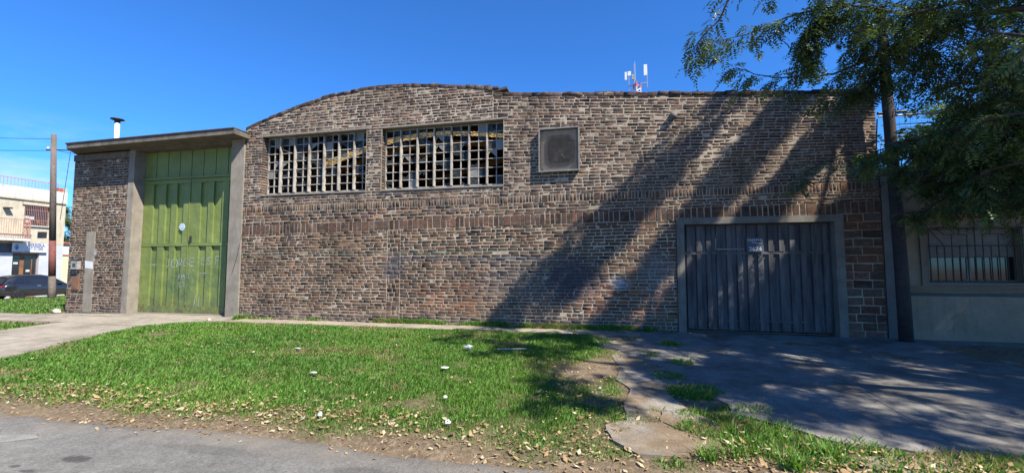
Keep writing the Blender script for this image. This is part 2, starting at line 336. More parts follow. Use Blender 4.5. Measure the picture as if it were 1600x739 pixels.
# ------------------------------------------------------------------ ground heights and cover
QX, QY = -38.2, 11.0; DX, DY = 0., 1.; NX, NY = 1., 0.     # frontage line of the side street
def gz(x, y):
    x = np.asarray(x, float); y = np.asarray(y, float)
    z = -.045 - .035*np.clip(-y-.75, 0, 5.45)
    z = z - .10*sstep(-6.15, -6.6, y)
    q = (x-QX)*NX + (y-QY)*NY
    z = z - .60*sstep(10.6, 9.2, q)*(x < -15)
    z = z - .12*sstep(-18, -23, x)
    return z + .03*(fbm(x*.6, y*.6, 3)-.5)
def lawn(x, y):
    """0..1: how much grass grows here"""
    x = np.asarray(x, float); y = np.asarray(y, float); n = fbm(x*1.5, y*1.5, 11)-.5; n2 = fbm(x*5, y*5, 21)-.5
    yl = np.array([-9, -4.7, -3.2, -1.65, -1.2, -.8, -.3]); xl = np.array([-8.5, -10.2, -10.8, -11.25, -10.9, -9.9, -9.6])
    left = np.interp(y, yl, xl); yr = np.array([-6.6, -6, -5, -4, -3.3, -2.6, -2, -1.2, -.7]); xr = np.array([-.15, .0, .15, -.45, -.85, -.35, .1, -.15, -.4])
    right = np.interp(y, yr, xr)
    a = sstep(-.06, .10, x-left+n*.25+n2*.15) * sstep(-.25, .35, right-x+n*1.1+n2*.5) * sstep(-6.34, -6.0, y+n*.6+n2*.3) * sstep(-.70, -.82, y+n*.08)
    # a thinner strip next to the road
    a = a*(.35+.65*sstep(-6.3, -5.5, y+n*.8))
    a = a*(1-.55*sstep(.58, .74, fbm(x*.9+7, y*1.5, 33)))*(1-.5*sstep(.6, .72, fbm(x*3.1, y*3.1, 37)))
    isl = sstep(-13.75, -13.95, x+n*.5) * sstep(-1.62, -1.8, y+n*.3) * sstep(-6.4, -6.0, y+n*.5)
    back = sstep(-16.7, -17.0, x) * sstep(-.62, -.45, y+n*.2) * ((x-QX)*NX+(y-QY)*NY > 9.6)
    p = 0*x
    for cx, cy, rx, ry, k in ((1.02,-4.2,.42,.30,.9),(1.2,-5.35,.55,.42,1.),(1.6,-5.75,.5,.3,.9),(1.0,-1.45,.35,.16,.6),(1.05,-2.75,.3,.25,.5),(.12,-5.2,.32,.2,.8),(2.5,-5.85,.9,.28,.75),(-.1,-6.0,.3,.22,.5),(3.6,-5.8,1.,.35,.8),(.5,-6.15,.25,.15,.5),(5.5,-6.0,1.3,.5,.9),(.75,-3.55,.3,.22,.6),(.0,-4.0,.25,.3,.5),(.35,-4.95,.2,.12,.5),(.55,-2.3,.2,.2,.5),(-.1,-2.5,.3,.35,.5),(1.35,-4.75,.35,.2,.8),(.9,-5.0,.3,.15,.7),(2.1,-5.5,.3,.14,.7),(3.0,-5.5,.5,.12,.6),(4.4,-5.5,.6,.14,.6),(.25,-1.0,.3,.12,.45)):
        d = ((x-cx)/rx)**2+((y-cy)/ry)**2; p = np.maximum(p, k*sstep(1.25, .35, d+n*1.3+n2*.8))
    return np.clip(np.maximum.reduce([a, isl, back, p]), 0, 1)
def axis(lo, hi, f0, f1, step):
    fine = np.arange(f0, f1+step/2, step); a = f0-np.cumsum(step*1.35**np.arange(1, 40)); b = f1+np.cumsum(step*1.35**np.arange(1, 40))
    return np.concatenate([[lo], a[a > lo][::-1], fine, b[b < hi], [hi]])
gx = axis(-420, 420, -30, 9, .12); gy = axis(-300, 420, -8, 8, .12)
XX, YY = np.meshgrid(gx, gy); ZZ = gz(XX, YY); near = (np.abs(XX+10) < 22) & (np.abs(YY) < 9)
ZZ = ZZ + np.where(near, .018*(fbm(XX*4, YY*4, 5)-.5), 0)
# sink the ground beneath the building plots
nxg, nyg = len(gx), len(gy); idx = np.arange(nxg*nyg).reshape(nyg, nxg)
F = np.stack([idx[:-1,:-1], idx[:-1,1:], idx[1:,1:], idx[1:,:-1]], -1).reshape(-1, 4)
lm = lawn(XX, YY).ravel(); colr = np.stack([lm, lm, lm, np.ones_like(lm)], 1)
link('ground', np_mesh('ground', np.stack([XX.ravel(), YY.ravel(), ZZ.ravel()], 1), F, M['soil'], colr, True), kind='structure')
# road: asphalt sheet with a ragged edge lying a little above the soil
rx = np.concatenate([np.linspace(-120, -14, 30), np.arange(-13.9, 8, .08), np.linspace(8.2, 120, 30)])
edge = -6.36 + .28*(fbm(rx*.55, rx*0, 31)-.5) + .10*(fbm(rx*3.2, rx*0+4, 32)-.5); edge = np.where((rx > .2), edge-.12, edge)
ry = [0, .03, .15, .5, 1.5, 4, 10]
V = []; 
for k, d in enumerate(ry):
    for i, x in enumerate(rx): V.append((x, edge[i]-d, -.262 + (0 if k else -.03) + .03*min(d, 3)/3))
n = len(rx); F = [(k*n+i, (k+1)*n+i, (k+1)*n+i+1, k*n+i+1) for k in range(len(ry)-1) for i in range(n-1)]
link('road', np_mesh('road', V, F, M['asphalt'], None, True), kind='structure')
MB().prism([(-7.2,-7.35),(-6.3,-7.08),(-5.55,-6.85),(-5.42,-6.9),(-5.6,-7.06),(-6.4,-7.45)], -.262+.008, -.262+.013, 'z').build('road_patch', M['patch'], kind='structure')
# side street (beyond the grass bank on the left)
s = MB(); a = Vector((QX, QY, 0)); dd = Vector((DX, DY, 0)); nn = Vector((NX, NY, 0))
s.quad(tuple(a+dd*-15+nn*1.9+Vector((0,0,-.605))), tuple(a+dd*-15+nn*8.9+Vector((0,0,-.605))), tuple(a+dd*80+nn*8.9+Vector((0,0,-.605))), tuple(a+dd*80+nn*1.9+Vector((0,0,-.605))))
s.build('side_street', M['asphalt'], kind='structure')
# pavement along the wall, separate slabs
def slab(parent, poly, zt, mat, th=.07, name='slab', tilt=.012):
    mb = MB(); cx = sum(p[0] for p in poly)/len(poly); cy = sum(p[1] for p in poly)/len(poly)
    tx = random.uniform(-tilt, tilt); ty = random.uniform(-tilt, tilt); n = len(poly)
    mb.prism(poly, 0, 1, 'z')
    mb.v = [(x, y, (zt if callable(zt) is False else zt(x, y)) + tx*(x-cx)+ty*(y-cy) - (th if z == 0 else 0)) for x, y, z in mb.v]
    return mb.build(name, mat, parent)
gzf = lambda x, y: float(gz(x, y))
pv = link('pavement', None, kind='structure')
x = -9.75
while x < .0:
    L_ = random.uniform(1.15, 1.45); y0 = -.72+random.uniform(-.05, .05)
    slab(pv, [(x+.012, y0), (x+L_-.012, y0+random.uniform(-.03, .03)), (x+L_-.012, -.13+random.uniform(-.03,.02)), (x+.012, -.13)], lambda a, b: gzf(a, b)+.022, M['walk']); x += L_
# drive to the green gate
dv = link('gate_driveway', None, kind='structure')
rows = [.22, -.75, -1.7, -3.2, -4.7, -6.3]; lx = lambda y: np.interp(y, [-6.3, -4.7, -3.2, -1.65, -.75, .3], [-9.3, -10.1, -10.75, -11.2, -9.85, -10.05])
for i in range(5):
    ya, yb = rows[i]-.012, rows[i+1]+.012
    xs0 = -13.9; m0 = -12.0+.1*i
    for a0, a1, b0, b1 in ((xs0, m0-.012, xs0, m0-.012), (m0+.012, float(lx(ya))-.0, m0+.012, float(lx(yb)))):
        slab(dv, [(b0, yb), (b1, yb), (a1, ya), (a0, ya)], lambda a, b: gzf(a, b)+.024+.02*max(0, b+.3), M['drive'], tilt=.006)
lw = link('left_pavement', None, kind='structure')
x = -13.74
while x > -28:
    slab(lw, [(x-1.5+.012, -1.58), (x-.012, -1.58), (x-.012, -.58+random.uniform(-.04,.04)), (x-1.5+.012, -.58)], lambda a, b: gzf(a, b)+.02, M['drive']); x -= 1.5
slab(lw, [(-16.4, -.56), (-13.74, -.56), (-13.74, -.02), (-16.4, -.02)], lambda a, b: gzf(a, b)+.02, M['drive'])
# garage drive: one big worn sheet with ragged left and front edges, cut by joints
gd = link('garage_driveway', None, kind='structure')
def rag(p, q, n, amp):
    out = []
    for i in range(n):
        t = i/n; out.append((p[0]+(q[0]-p[0])*t+random.uniform(-amp, amp), p[1]+(q[1]-p[1])*t+random.uniform(-amp, amp)))
    return out
lft = [(.15,-.02),(.05,-.5),(.35,-1.15),(.3,-1.7),(.62,-2.3),(.5,-2.9),(.8,-3.5),(.85,-4.0),(1.25,-4.5),(1.2,-4.85)]
front = [(1.6,-5.1),(1.95,-5.45),(2.5,-5.5),(3.2,-5.42),(4.,-5.45),(5.,-5.4),(7.,-5.5),(13,-5.5)]
def dense(pl, n, amp):
    o = []
    for p, q in zip(pl[:-1], pl[1:]): o += rag(p, q, n, amp)
    return o+[pl[-1]]
P1 = dense(lft, 5, .035); P2 = dense(front, 6, .025)
cuts = [2.95, 5.6, 13.0]
poly1 = P1 + [p for p in P2 if p[0] < 2.92] + [(2.958,-5.46),(2.95,-3.6),(2.962,-1.9),(2.956,.0)]
def sheet(poly, parent, z, mat, name):   # triangulated fine strip sheet so that it can follow the slope
    return slab(parent, poly, z, mat, .08, name, 0)
zz = lambda a, b: -.022 - .034*max(0, -b-.3)
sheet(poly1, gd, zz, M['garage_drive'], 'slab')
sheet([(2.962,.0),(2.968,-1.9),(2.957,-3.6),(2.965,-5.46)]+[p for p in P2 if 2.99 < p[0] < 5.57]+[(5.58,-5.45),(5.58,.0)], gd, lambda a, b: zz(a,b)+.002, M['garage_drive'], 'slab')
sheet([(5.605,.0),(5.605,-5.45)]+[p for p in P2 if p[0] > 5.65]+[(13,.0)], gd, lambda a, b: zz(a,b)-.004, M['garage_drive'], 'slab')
# broken path pieces between the drive and the road
bp = link('broken_path', None, kind='structure')
for poly, dz in (([(-.1,-5.5),(.12,-5.3),(.45,-5.26),(.66,-5.5),(.75,-5.85),(.55,-6.05),(.2,-6.08),(-.02,-5.85)], .022),
                 ([(.46,-5.25),(.5,-4.95),(.8,-4.9),(1.05,-5.2),(1.08,-5.6),(.77,-5.84),(.67,-5.49)], .018),
                 ([(.12,-5.29),(.1,-4.7),(.2,-4.3),(.62,-4.25),(.8,-4.89),(.49,-4.94),(.45,-5.25)], .02),
                 ([(.2,-4.29),(.02,-3.9),(.1,-3.3),(.62,-3.1),(.88,-3.7),(.9,-4.1),(.62,-4.24)], .016),
                 ([(.1,-3.29),(-.05,-2.6),(.1,-2.1),(.5,-2.0),(.58,-2.5),(.55,-2.9),(.62,-3.09)], .016),
                 ([(.1,-2.09),(-.3,-1.8),(-.35,-1.2),(.1,-.8),(.3,-1.1),(.33,-1.7),(.5,-1.99)], .018),
                 ([(-.35,-1.19),(-.9,-1.0),(-.8,-.78),(.1,-.78),(.08,-.8)], .016),
                 ([(1.9,-5.75),(2.5,-5.6),(2.75,-5.75),(2.3,-5.95),(1.95,-5.92)], .013)):
    pl = [(q[0]+random.uniform(-.012,.012), q[1]+random.uniform(-.012,.012)) for q in dense(poly+[poly[0]], 3, .008)[:-1]]
    slab(bp, pl, lambda a, b, d=dz: gzf(a, b)+d, M['path'], .06, 'slab')

# ------------------------------------------------------------------ brick warehouse
WH = thing('brick_warehouse', (-5.6, 0, 0), 'long old brick warehouse with green steel gate, two broken grid windows and arched gable', 'warehouse')
XL, XR = -16.45, 5.25
topx = np.array([-10.05,-9.72,-8.68,-7.49,-6.33,-5.31,-4.33,-2.89,-2.82,-2.8,-2.49,.67,3.9,5.29]); topz = np.array([5.26,5.40,5.69,5.98,6.09,6.09,6.0,5.80,5.77,5.62,5.60,5.33,5.06,4.96])
def top(x): return np.interp(x, topx, topz)
OPEN = [(-9.45,-6.23,3.36,4.98), (-5.80,-2.53,3.36,4.96), (1.37,4.56,-.2,2.44), (-14.2,-10.05,-.2,5.3), (-1.50,-.83,3.72,4.48)]
b1 = lambda x: 2.26+.0128*(x+10)          # underside of the soldier course
b1t = lambda x: b1(x)+.245
b2 = lambda x: 2.865+.004*(x+10)
b2t = lambda x: b2(x)+.165
bricks = []   # (x0,x1,zfun0,zfun1, colour, y_out)
lowpal = [(.150,.096,.058),(.125,.083,.053),(.170,.113,.068),(.105,.074,.050),(.165,.095,.055),(.140,.104,.070),(.090,.066,.048),(.155,.092,.056)]
uppal = [(.130,.095,.073),(.105,.080,.064),(.148,.108,.080),(.092,.072,.060),(.155,.102,.072),(.078,.063,.054),(.125,.084,.066)]
redpal = [(.118,.072,.049),(.098,.064,.048),(.138,.082,.054),(.085,.060,.047),(.112,.078,.058)]
holpal = [(.145,.078,.050),(.120,.072,.050),(.100,.070,.053),(.160,.085,.052),(.115,.095,.075)]
def pick(pal, v=.12, x=0., z=0.):
    c = random.choice(pal); k = random.uniform(1-v, 1+v)*(.70+.42*float(fbm(x*.45+3, z*.9, 71))); wm_ = float(sstep(.50, .68, fbm(x*.5, z*1.3+9, 73)))*(z < 1.0)
    if random.random() < .05: k *= .6
    return (c[0]*k*.88*(1+.38*wm_), c[1]*k*.79*(1+.02*wm_), c[2]*k*.775*(1-.12*wm_))
def lay(x0, x1, f0, f1, pal, lens, gap=.022, zmaxfn=None, off=None, header=.3):
    """one course of bricks between the curves f0 and f1, broken by the openings"""
    xm = (x0+x1)/2; spans = [(x0, x1)]
    for ox0, ox1, oz0, oz1 in OPEN:
        zc = (f0((ox0+ox1)/2)+f1((ox0+ox1)/2))/2
        if oz0 < zc < oz1:
            ns = []
            for a, b in spans:
                if ox1 <= a or ox0 >= b: ns.append((a, b))
                else:
                    if ox0 > a: ns.append((a, ox0))
                    if ox1 < b: ns.append((ox1, b))
            spans = ns
    for a, b in spans:
        x = a; first = True
        while x < b-.02:
            l = random.uniform(*lens)
            if random.random() < header: l *= .5
            if first: l *= random.uniform(.4, 1); first = False
            e = min(x+l, b)
            if b-e < .05: e = b
            xc = (x+e)/2
            if zmaxfn is None or f1(xc) < zmaxfn(xc)-.02:
                bricks.append((x+gap*random.uniform(.3, .7), e-gap*random.uniform(.3, .7), f0, f1, pick(pal, x=xc, z=f0(xc)), random.uniform(-.003, .004)))
            x = e
def courses(x0, x1, lo, hi, n, pal, lens=(.22,.275), j=.0095, **kw):
    for k in range(n):
        ja, jb = k/n, (k+1)/n; wob = random.uniform(0, 6)
        f0 = lambda x, ja=ja, w=wob: lo(x)+(hi(x)-lo(x))*ja+j+.004*math.sin(x*1.3+w)+.003*math.sin(x*7+w)
        f1 = lambda x, jb=jb, w=wob: lo(x)+(hi(x)-lo(x))*jb-j+.004*math.sin(x*1.3+w)+.003*math.sin(x*7+w)
        lay(x0, x1, f0, f1, pal, lens, **kw)
zero = lambda x: -.06
# lower wall, the repaired strip and the hollow-brick pier right of the garage
courses(-10.05, -5.58, zero, b1, 32, lowpal); courses(-5.22, 4.56, zero, b1, 32, lowpal)
courses(-5.58, -5.22, zero, b1, 21, redpal+lowpal, (.12, .24), header=.2)
courses(4.56, XR, zero, b1, 15, holpal, (.25, .36), header=.15)
def soldiers(x0, x1, f0, f1, wmin, wmax, pal, gap):
    x = x0
    while x < x1-.03:
        e = min(x+random.uniform(wmin, wmax)*(1 if random.random() > .12 else 1.8), x1)
        xc = (x+e)/2
        if not any(o[0] < xc < o[1] and o[2] < (f0(xc)+f1(xc))/2 < o[3] for o in OPEN):
            j = random.uniform(-.008, .008)
            bricks.append((x+gap/2, e-gap/2, (lambda q, j=j: f0(q)+.008+j), (lambda q, j=j: f1(q)-.006+j), pick(pal, .2, xc, f0(xc)), random.uniform(.0, .008)))
        x = e
soldiers(-10.05, XR, b1, b1t, .095, .15, redpal, .024)
courses(-10.05, XR, b1t, b2, 4, lowpal+uppal)
soldiers(-10.05, XR, b2, b2t, .058, .085, uppal+lowpal, .024)
courses(-10.05, -2.8, b2t, lambda x: 6.22, 44, uppal, j=.011, zmaxfn=lambda x: top(x)-.05)
courses(-2.8, XR, b2t, lambda x: float(np.interp(x, [-2.8, 5.3], [5.60, 4.93]))-.05, 31, uppal, (.22,.285), j=.011, zmaxfn=lambda x: top(x)-.0)
# gatehouse end wall
courses(XL, -14.2, zero, lambda x: 4.66, 62, lowpal+uppal, zmaxfn=None)
bricks = [b for b in bricks if not (b[0] > -15.74 and b[1] < -15.36 and b[2](b[0]) < 2.35)]
bricks = [b for b in bricks if not (-2.83 < b[0] < -2.45 and 1.64 < b[2](b[0]) < 1.74 and b[1] < -2.4)]   # a hole left by missing bricks
def brick_geo(x0, x1, z00, z01, z10, z11, yo, depth=.05, seed=None):
    """corners: z00/z01 = bottom at x0/x1, z10/z11 = top at x0/x1. Front face inset for worn arrises"""
    j = lambda s: random.uniform(-s, s)
    c = .0035; yf = -.0065-yo
    back = [(x0, depth, z00), (x1, depth, z01), (x1, depth, z11), (x0, depth, z10)]
    mid = [(x0+j(.003), yf+.003, z00+j(.003)), (x1+j(.003), yf+.003, z01+j(.003)), (x1+j(.003), yf+.003, z11+j(.003)), (x0+j(.003), yf+.003, z10+j(.003))]
    fr = [(x0+c+j(.004), yf+j(.004), z00+c+j(.003)), (x1-c+j(.004), yf+j(.004), z01+c+j(.003)), (x1-c+j(.004), yf+j(.004), z11-c+j(.003)), (x0+c+j(.004), yf+j(.004), z10-c+j(.003))]
    return back+mid+fr
BF = [(8,9,10,11)]+[(4+i, 4+(i+1) % 4, 8+(i+1) % 4, 8+i) for i in range(4)]+[(i, (i+1) % 4, 4+(i+1) % 4, 4+i) for i in range(4)]
def edge_of_opening(b):
    zc = (b[2](b[0])+b[3](b[0]))/2
    return any(o[2]-.05 < zc < o[3]+.05 and (abs(b[1]-o[0]) < .03 or abs(b[0]-o[1]) < .03) for o in OPEN[:2])
camx, camy = 0., -10.08; fw = Vector((-math.sin(R(13)), math.cos(R(13))))
def showing(b):
    xc = (b[0]+b[1])/2; dep = (xc-camx)*fw.x+(0-camy)*fw.y
    return min(b[1]-b[0], .40)*(b[3](xc)-b[2](xc))/dep**2
order = sorted(range(len(bricks)), key=lambda i: -showing(bricks[i])); single = set(order[:290])
# mortar bed: a relief sheet behind the bricks, here and there smeared over their edges
mx_ = np.arange(XL+.0, XR+.001, .0325); mz_ = np.arange(-.1, 6.2, .0325); MX, MZ = np.meshgrid(mx_, mz_)
my = -.001 - .010*(fbm(MX*9, MZ*14, 41, 3)-.5) - .007*sstep(2.6, 3.3, MZ)*(fbm(MX*6, MZ*12, 47, 3)-.3)
my = np.where(MX > 4.56, my+.004, my)
cxm = (MX[:-1,:-1]+MX[1:,1:])/2; czm = (MZ[:-1,:-1]+MZ[1:,1:])/2
keep = czm < np.where(cxm < -10.05, 4.66, top(cxm)-.06)
for o in OPEN: keep &= ~((cxm > o[0]) & (cxm < o[1]) & (czm > o[2]) & (czm < o[3]))
ii = np.arange(MX.size).reshape(MX.shape); F = np.stack([ii[:-1,:-1], ii[:-1,1:], ii[1:,1:], ii[1:,:-1]], -1)[keep]
used = np.zeros(MX.size, bool); used[F.ravel()] = True; remap = np.cumsum(used)-1
WALL = link('wall', np_mesh('wall', np.stack([MX.ravel(), my.ravel(), MZ.ravel()], 1)[used], remap[F], M['mortar'], None, True), WH)
# joined bricks and the ones large enough to be pieces of their own
V, Fq, C4 = [], [], []
unit = []
for k in range(14):
    q = MB(); q.v = [(a, b, c_) for a, b, c_ in brick_geo(-.12, .12, -.034, -.034, .034, .034, 0)]; q.f = BF; unit.append(q.mesh('brick', M['brick_piece']))
usold = []
for k in range(8):
    q = MB(); q.v = brick_geo(-.055, .055, -.115, -.115, .115, .115, 0); q.f = BF; usold.append(q.mesh('brick', M['brick_piece']))
for i, b in enumerate(bricks):
    x0, x1, f0, f1, colr_, yo = b; xc = (x0+x1)/2
    if i in single and not edge_of_opening(b):
        h = f1(xc)-f0(xc); wd = x1-x0; sl_ = math.atan2(f1(x1)+f0(x1)-f1(x0)-f0(x0), 2*wd)
        tall = h > wd
        o = link('brick', random.choice(usold if tall else unit), WALL)
        o.location = (xc, -yo, (f0(xc)+f1(xc))/2)
        o.scale = (wd/.11, 1, h/.23) if tall else (wd/.24, 1, h/.068); o.rotation_euler = (0, -sl_, 0); o.color = (*colr_, 1)
    else:
        n = len(V); V += brick_geo(x0, x1, f0(x0), f0(x1), f1(x0), f1(x1), yo, .26 if edge_of_opening(b) else .05)
        Fq += [tuple(n+q for q in f) for f in BF]; C4 += [(*colr_, 1)]*12
# coping bricks along the gable curve and the parapet
def coping(xs, zoff=-.055, th=.07):
    global V, Fq, C4
    x = xs[0]
    while x < xs[1]:
        e = min(x+random.uniform(.2, .27), xs[1]); z0 = float(top(x+.01)); z1 = float(top(e-.01))
        if abs(z1-z0) > .12: x = e; continue
        d = random.uniform(-.012, .012); n = len(V)
        q = brick_geo(x+.006, e-.006, z0+zoff-.02+d, z1+zoff-.02+d, z0+th+zoff+d, z1+th+zoff+d, random.uniform(.0, .02), .30)
        V += q; Fq += [tuple(n+k for k in f) for f in BF]; cc = pick([(.06,.052,.047),(.08,.066,.056),(.045,.04,.037)]); C4 += [(*cc, 1)]*12; x = e
coping((-10.05, -2.82)); coping((-2.79, XR))
for k in range(45):   # odd raised bricks and mortar lumps along the top make the line uneven
    x = random.uniform(-9.9, 5.1); z0 = float(top(x))
    n = len(V); h = random.uniform(.01, .035); V += brick_geo(x, x+random.uniform(.06, .24), z0-.03, z0-.03, z0+h, z0+h*.8, .0, .12); Fq += [tuple(n+q for q in f) for f in BF]; C4 += [(.05,.044,.04,1)]*12
link('brick_courses', np_mesh('brick_courses', V, Fq, M['brick'], C4), WH, kind='stuff')
# solid core behind the face, with the openings left free
def strip(x0, x1, z0, z1=None, y0=.035, y1=.30):
    core = MB()
    if z1 is not None: core.box(x0, x1, y0, y1, z0, z1)
    else:
        xs = [x0]+[float(q) for q in topx if x0 < q < x1]+[x1]
        core.prism([(x0, z0), (x1, z0)]+[(q, float(top(q))-.07) for q in xs[::-1]], y0, y1)
    core.build('wall_core', M['core'], WH)
e = .004
strip(XL+.01, -14.2, -.2, 4.66); strip(-10.05, -9.47, -.2); strip(-9.47+e, -6.21-e, -.2, 3.34); strip(-9.47+e, -6.21-e, 4.985)
strip(-6.21, -5.82, -.2); strip(-5.82+e, -2.51-e, -.2, 3.34); strip(-5.82+e, -2.51-e, 4.965); strip(-2.51, -1.50, -.2); strip(-1.5+e, -.83-e, -.2, 3.72); strip(-1.5+e, -.83-e, 4.48); strip(-.83, 1.37, -.2)
strip(1.37+e, 4.56-e, 2.44); strip(4.56, XR-.01, -.2)
# sloping mortar sills under the windows, lintel edges
for x0, x1, zt in ((-9.45, -6.23, 4.98), (-5.80, -2.53, 4.96)):
    MB().prism([(-.03, 3.345), (.25, 3.39), (.25, 3.30), (-.03, 3.31)], x0, x1).build('window_sill', M['core'], WH, xf=Matrix(((0,1,0,0),(1,0,0,0),(0,0,1,0),(0,0,0,1))))
    MB().box(x0-.1, x1+.1, -.012, .03, zt+.0, zt+.045).build('lintel', M['concrete'], WH)
# rest of the building: side, back, roof, floor, inner partition
MB().box(XL, XL+.28, .32, 14, -.3, 4.9).build('side_wall', M['core'], WH)
MB().box(XR-.29, XR, .32, 14, -.3, 4.85).build('side_wall', M['core'], WH)
MB().box(XL, XR, 14.02, 14.3, -.3, 5.6).build('back_wall', M['inside'], WH)
MB().box(-2.3, -2.15, .32, 13.98, -.2, 5.35).build('partition_wall', M['inside'], WH)  # unseen, added to shut stray light off between the two bays
MB().box(-10.2, -10.06, .32, 13.98, -.2, 5.1).build('partition_wall', M['inside'], WH)
MB().box(XL+.3, XR-.3, .32, 13.98, -.2, -.02).build('floor_slab', M['concrete'], WH)
def vault(y0, y1):
    xs = np.arange(-10.05, -2.1, .07); V = []; F = []
    for k, x in enumerate(xs):
        z = float(np.interp(x, topx[:8], topz[:8]))-.22+.018*math.sin(k*math.pi)
        z += .02*(k % 2)
        V += [(x, y0, z), (x, y1, z)]
    F = [(2*k, 2*k+2, 2*k+3, 2*k+1) for k in range(len(xs)-1)]
    m = MB(); m.v = V; m.f = F; return m
for y0, y1 in ((.31, 1.7), (1.68, 3.35), (3.85, 6.2), (6.18, 9.2), (9.18, 14)): vault(y0, y1).build('roof_sheet', M['roofsheet'], WH)
vault(3.33, 3.87).build('roof_light', M['rooflight'], WH)
MB().box(-2.25, XR-.3, .32, 14, 4.70, 4.76).build('roof_slab', M['roofsheet'], WH)
MB().box(XL+.0, -10.05, .36, 14, 4.91, 4.99).build('roof_slab', M['roofsheet'], WH)
# arched timber ribs with lattice
for yy in (4.1, 8.2):
    rb = MB(); xs = np.linspace(-10, -2.32, 26); 
    for a, b in zip(xs[:-1], xs[1:]):
        za, zb = (float(np.interp(q, topx[:8], topz[:8]))-.28 for q in (a, b))
        rb.prism([(a, za-.22), (b, zb-.22), (b, zb), (a, za)], yy, yy+.12)
    rb.build('roof_rib', M['timber'], WH)
    MB().obox((-4.6, yy+.06, 4.75), (1.7, 0, .42), (0, .05, 0), (-.02, 0, .09)).build('rib_brace', M['timber'], WH)
    MB().obox((-7.6, yy+.06, 5.05), (1.7, 0, .36), (0, .05, 0), (-.02, 0, .08)).build('rib_brace', M['timber'], WH)
MB().obox((-2.65, .22, 5.72), (.19, 0, .03), (0, .2, 0), (-.004, 0, .028)).build('loose_roof_sheet', M['roofsheet'], WH)
# --- grid windows
NCOL, NROW = 14, 7
def bar_mesh(name, x0, x1, y0, y1, z0, z1, mat): return MB().box(x0, x1, y0, y1, z0, z1).mesh(name, mat)
def make_window(x0, x1, z0, z1, seed):
    rnd = random.Random(seed); W = link('window', None, WH); yb = .20
    pw = (x1-x0)/NCOL; ph = (z1-z0)/NROW
    fr = MB(); fr.box(x0, x1, yb-.01, yb+.03, z0, z0+.03); fr.box(x0, x1, yb-.01, yb+.03, z1-.03, z1); fr.box(x0, x0+.03, yb-.01, yb+.03, z0+.03, z1-.03); fr.box(x1-.03, x1, yb-.01, yb+.03, z0+.03, z1-.03)
    fr.build('window_frame', M['steel_bar'], W)
    vm = bar_mesh('mullion', -.015, .015, yb-.085, yb+.02, z0+.03, z1-.03, M['steel_bar']); tm = bar_mesh('glazing_bar', -.011, .011, yb-.012, yb+.014, z0+.03, z1-.03, M['steel_bar'])
    for c in range(1, NCOL):
        o = link('mullion' if c % 2 == 0 else 'glazing_bar', vm if c % 2 == 0 else tm, W); o.location = (x0+c*pw+rnd.uniform(-.004, .004), 0, 0)
    hm = bar_mesh('glazing_bar', 0, x1-x0-.06, yb-.016, yb+.010, -.010, .010, M['steel_bar'])
    for r in range(1, NROW):
        o = link('glazing_bar', hm, W); o.location = (x0+.03, 0, z0+r*ph+rnd.uniform(-.005, .005))
    full = MB().box(-pw/2+.006, pw/2-.006, -.0015, .0015, -ph/2+.006, ph/2-.006).mesh('pane', M['glass'])
    film = MB().box(-pw/2+.006, pw/2-.006, -.0015, .0015, -ph/2+.006, ph/2-.006).mesh('pane', M['dusty'])
    shards = []
    for k in range(7):
        a, b = pw/2-.006, ph/2-.006; m = MB()
        cx, cz = rnd.uniform(-.05, .05), rnd.uniform(-.05, .05)
        pts = [(-a,-b),(a,-b),(a,rnd.uniform(-.6,.8)*b),(rnd.uniform(0,.7)*a,rnd.uniform(-.7,.1)*b),(cx,rnd.uniform(-.9,-.1)*b),(rnd.uniform(-.8,-.3)*a,rnd.uniform(-.4,.3)*b),(-a,rnd.uniform(-.2,1)*b)]
        if k % 2: pts = [(-p[0], p[1]) for p in pts][::-1]
        if k % 3 == 0: pts = [(p[0], -p[1]) for p in pts][::-1]
        m.prism(pts, -.0015, .0015); shards.append(m.mesh('pane', M['glass' if k < 6 else 'dusty']))
    for r in range(NROW):
        for c in range(NCOL):
            u = rnd.random(); pf = .75 if r == 6 else .42 if r == 5 else .25 if r > 2 else .14
            if c >= 11 and r > 1: pf += .2
            me = (film if rnd.random() < .08 else full) if u < pf else rnd.choice(shards) if u < pf+.2 else None
            if me is None: continue
            o = link('pane', me, W); o.location = (x0+(c+.5)*pw, yb, z0+(r+.5)*ph); o.rotation_euler = (rnd.uniform(-.05,.05), 0, rnd.uniform(-.05, .05))
    return W
make_window(-9.45, -6.23, 3.385, 4.975, 3); make_window(-5.80, -2.53, 3.385, 4.955, 8)
# --- extractor fan behind a mesh guard
FB = link('fan_guard', None, WH); x0, x1, z0, z1 = -1.66, -.70, 3.58, 4.62
fr = MB(); t = .035
fr.box(x0, x1, -.135, -.095, z1-t, z1); fr.box(x0, x1, -.135, -.095, z0, z0+t); fr.box(x0, x0+t, -.135, -.095, z0+t, z1-t); fr.box(x1-t, x1, -.135, -.095, z0+t, z1-t)
fr.build('guard_frame', M['grille'], FB)
sd = MB(); sd.box(x0+.005, x0+.02, -.094, -.012, z0+.02, z1-.02); sd.box(x1-.02, x1-.005, -.094, -.012, z0+.02, z1-.02); sd.box(x0+.02, x1-.02, -.094, -.012, z1-.03, z1-.015); sd.box(x0+.02, x1-.02, -.094, -.012, z0+.015, z0+.03); sd.build('guard_side', M['grille'], FB)
wm = MB()
for k in range(1, 34): x = x0+t+(x1-x0-2*t)*k/34; wm.box(x-.0011, x+.0011, -.118, -.113, z0+t, z1-t)
for k in range(1, 36): z = z0+t+(z1-z0-2*t)*k/36; wm.box(x0+t, x1-t, -.1125, -.1085, z-.0011, z+.0011)
wm.build('wire_mesh', M['grille'], FB, kind='stuff')
cx, cz = -1.165, 4.10; rg = MB(); n = 28
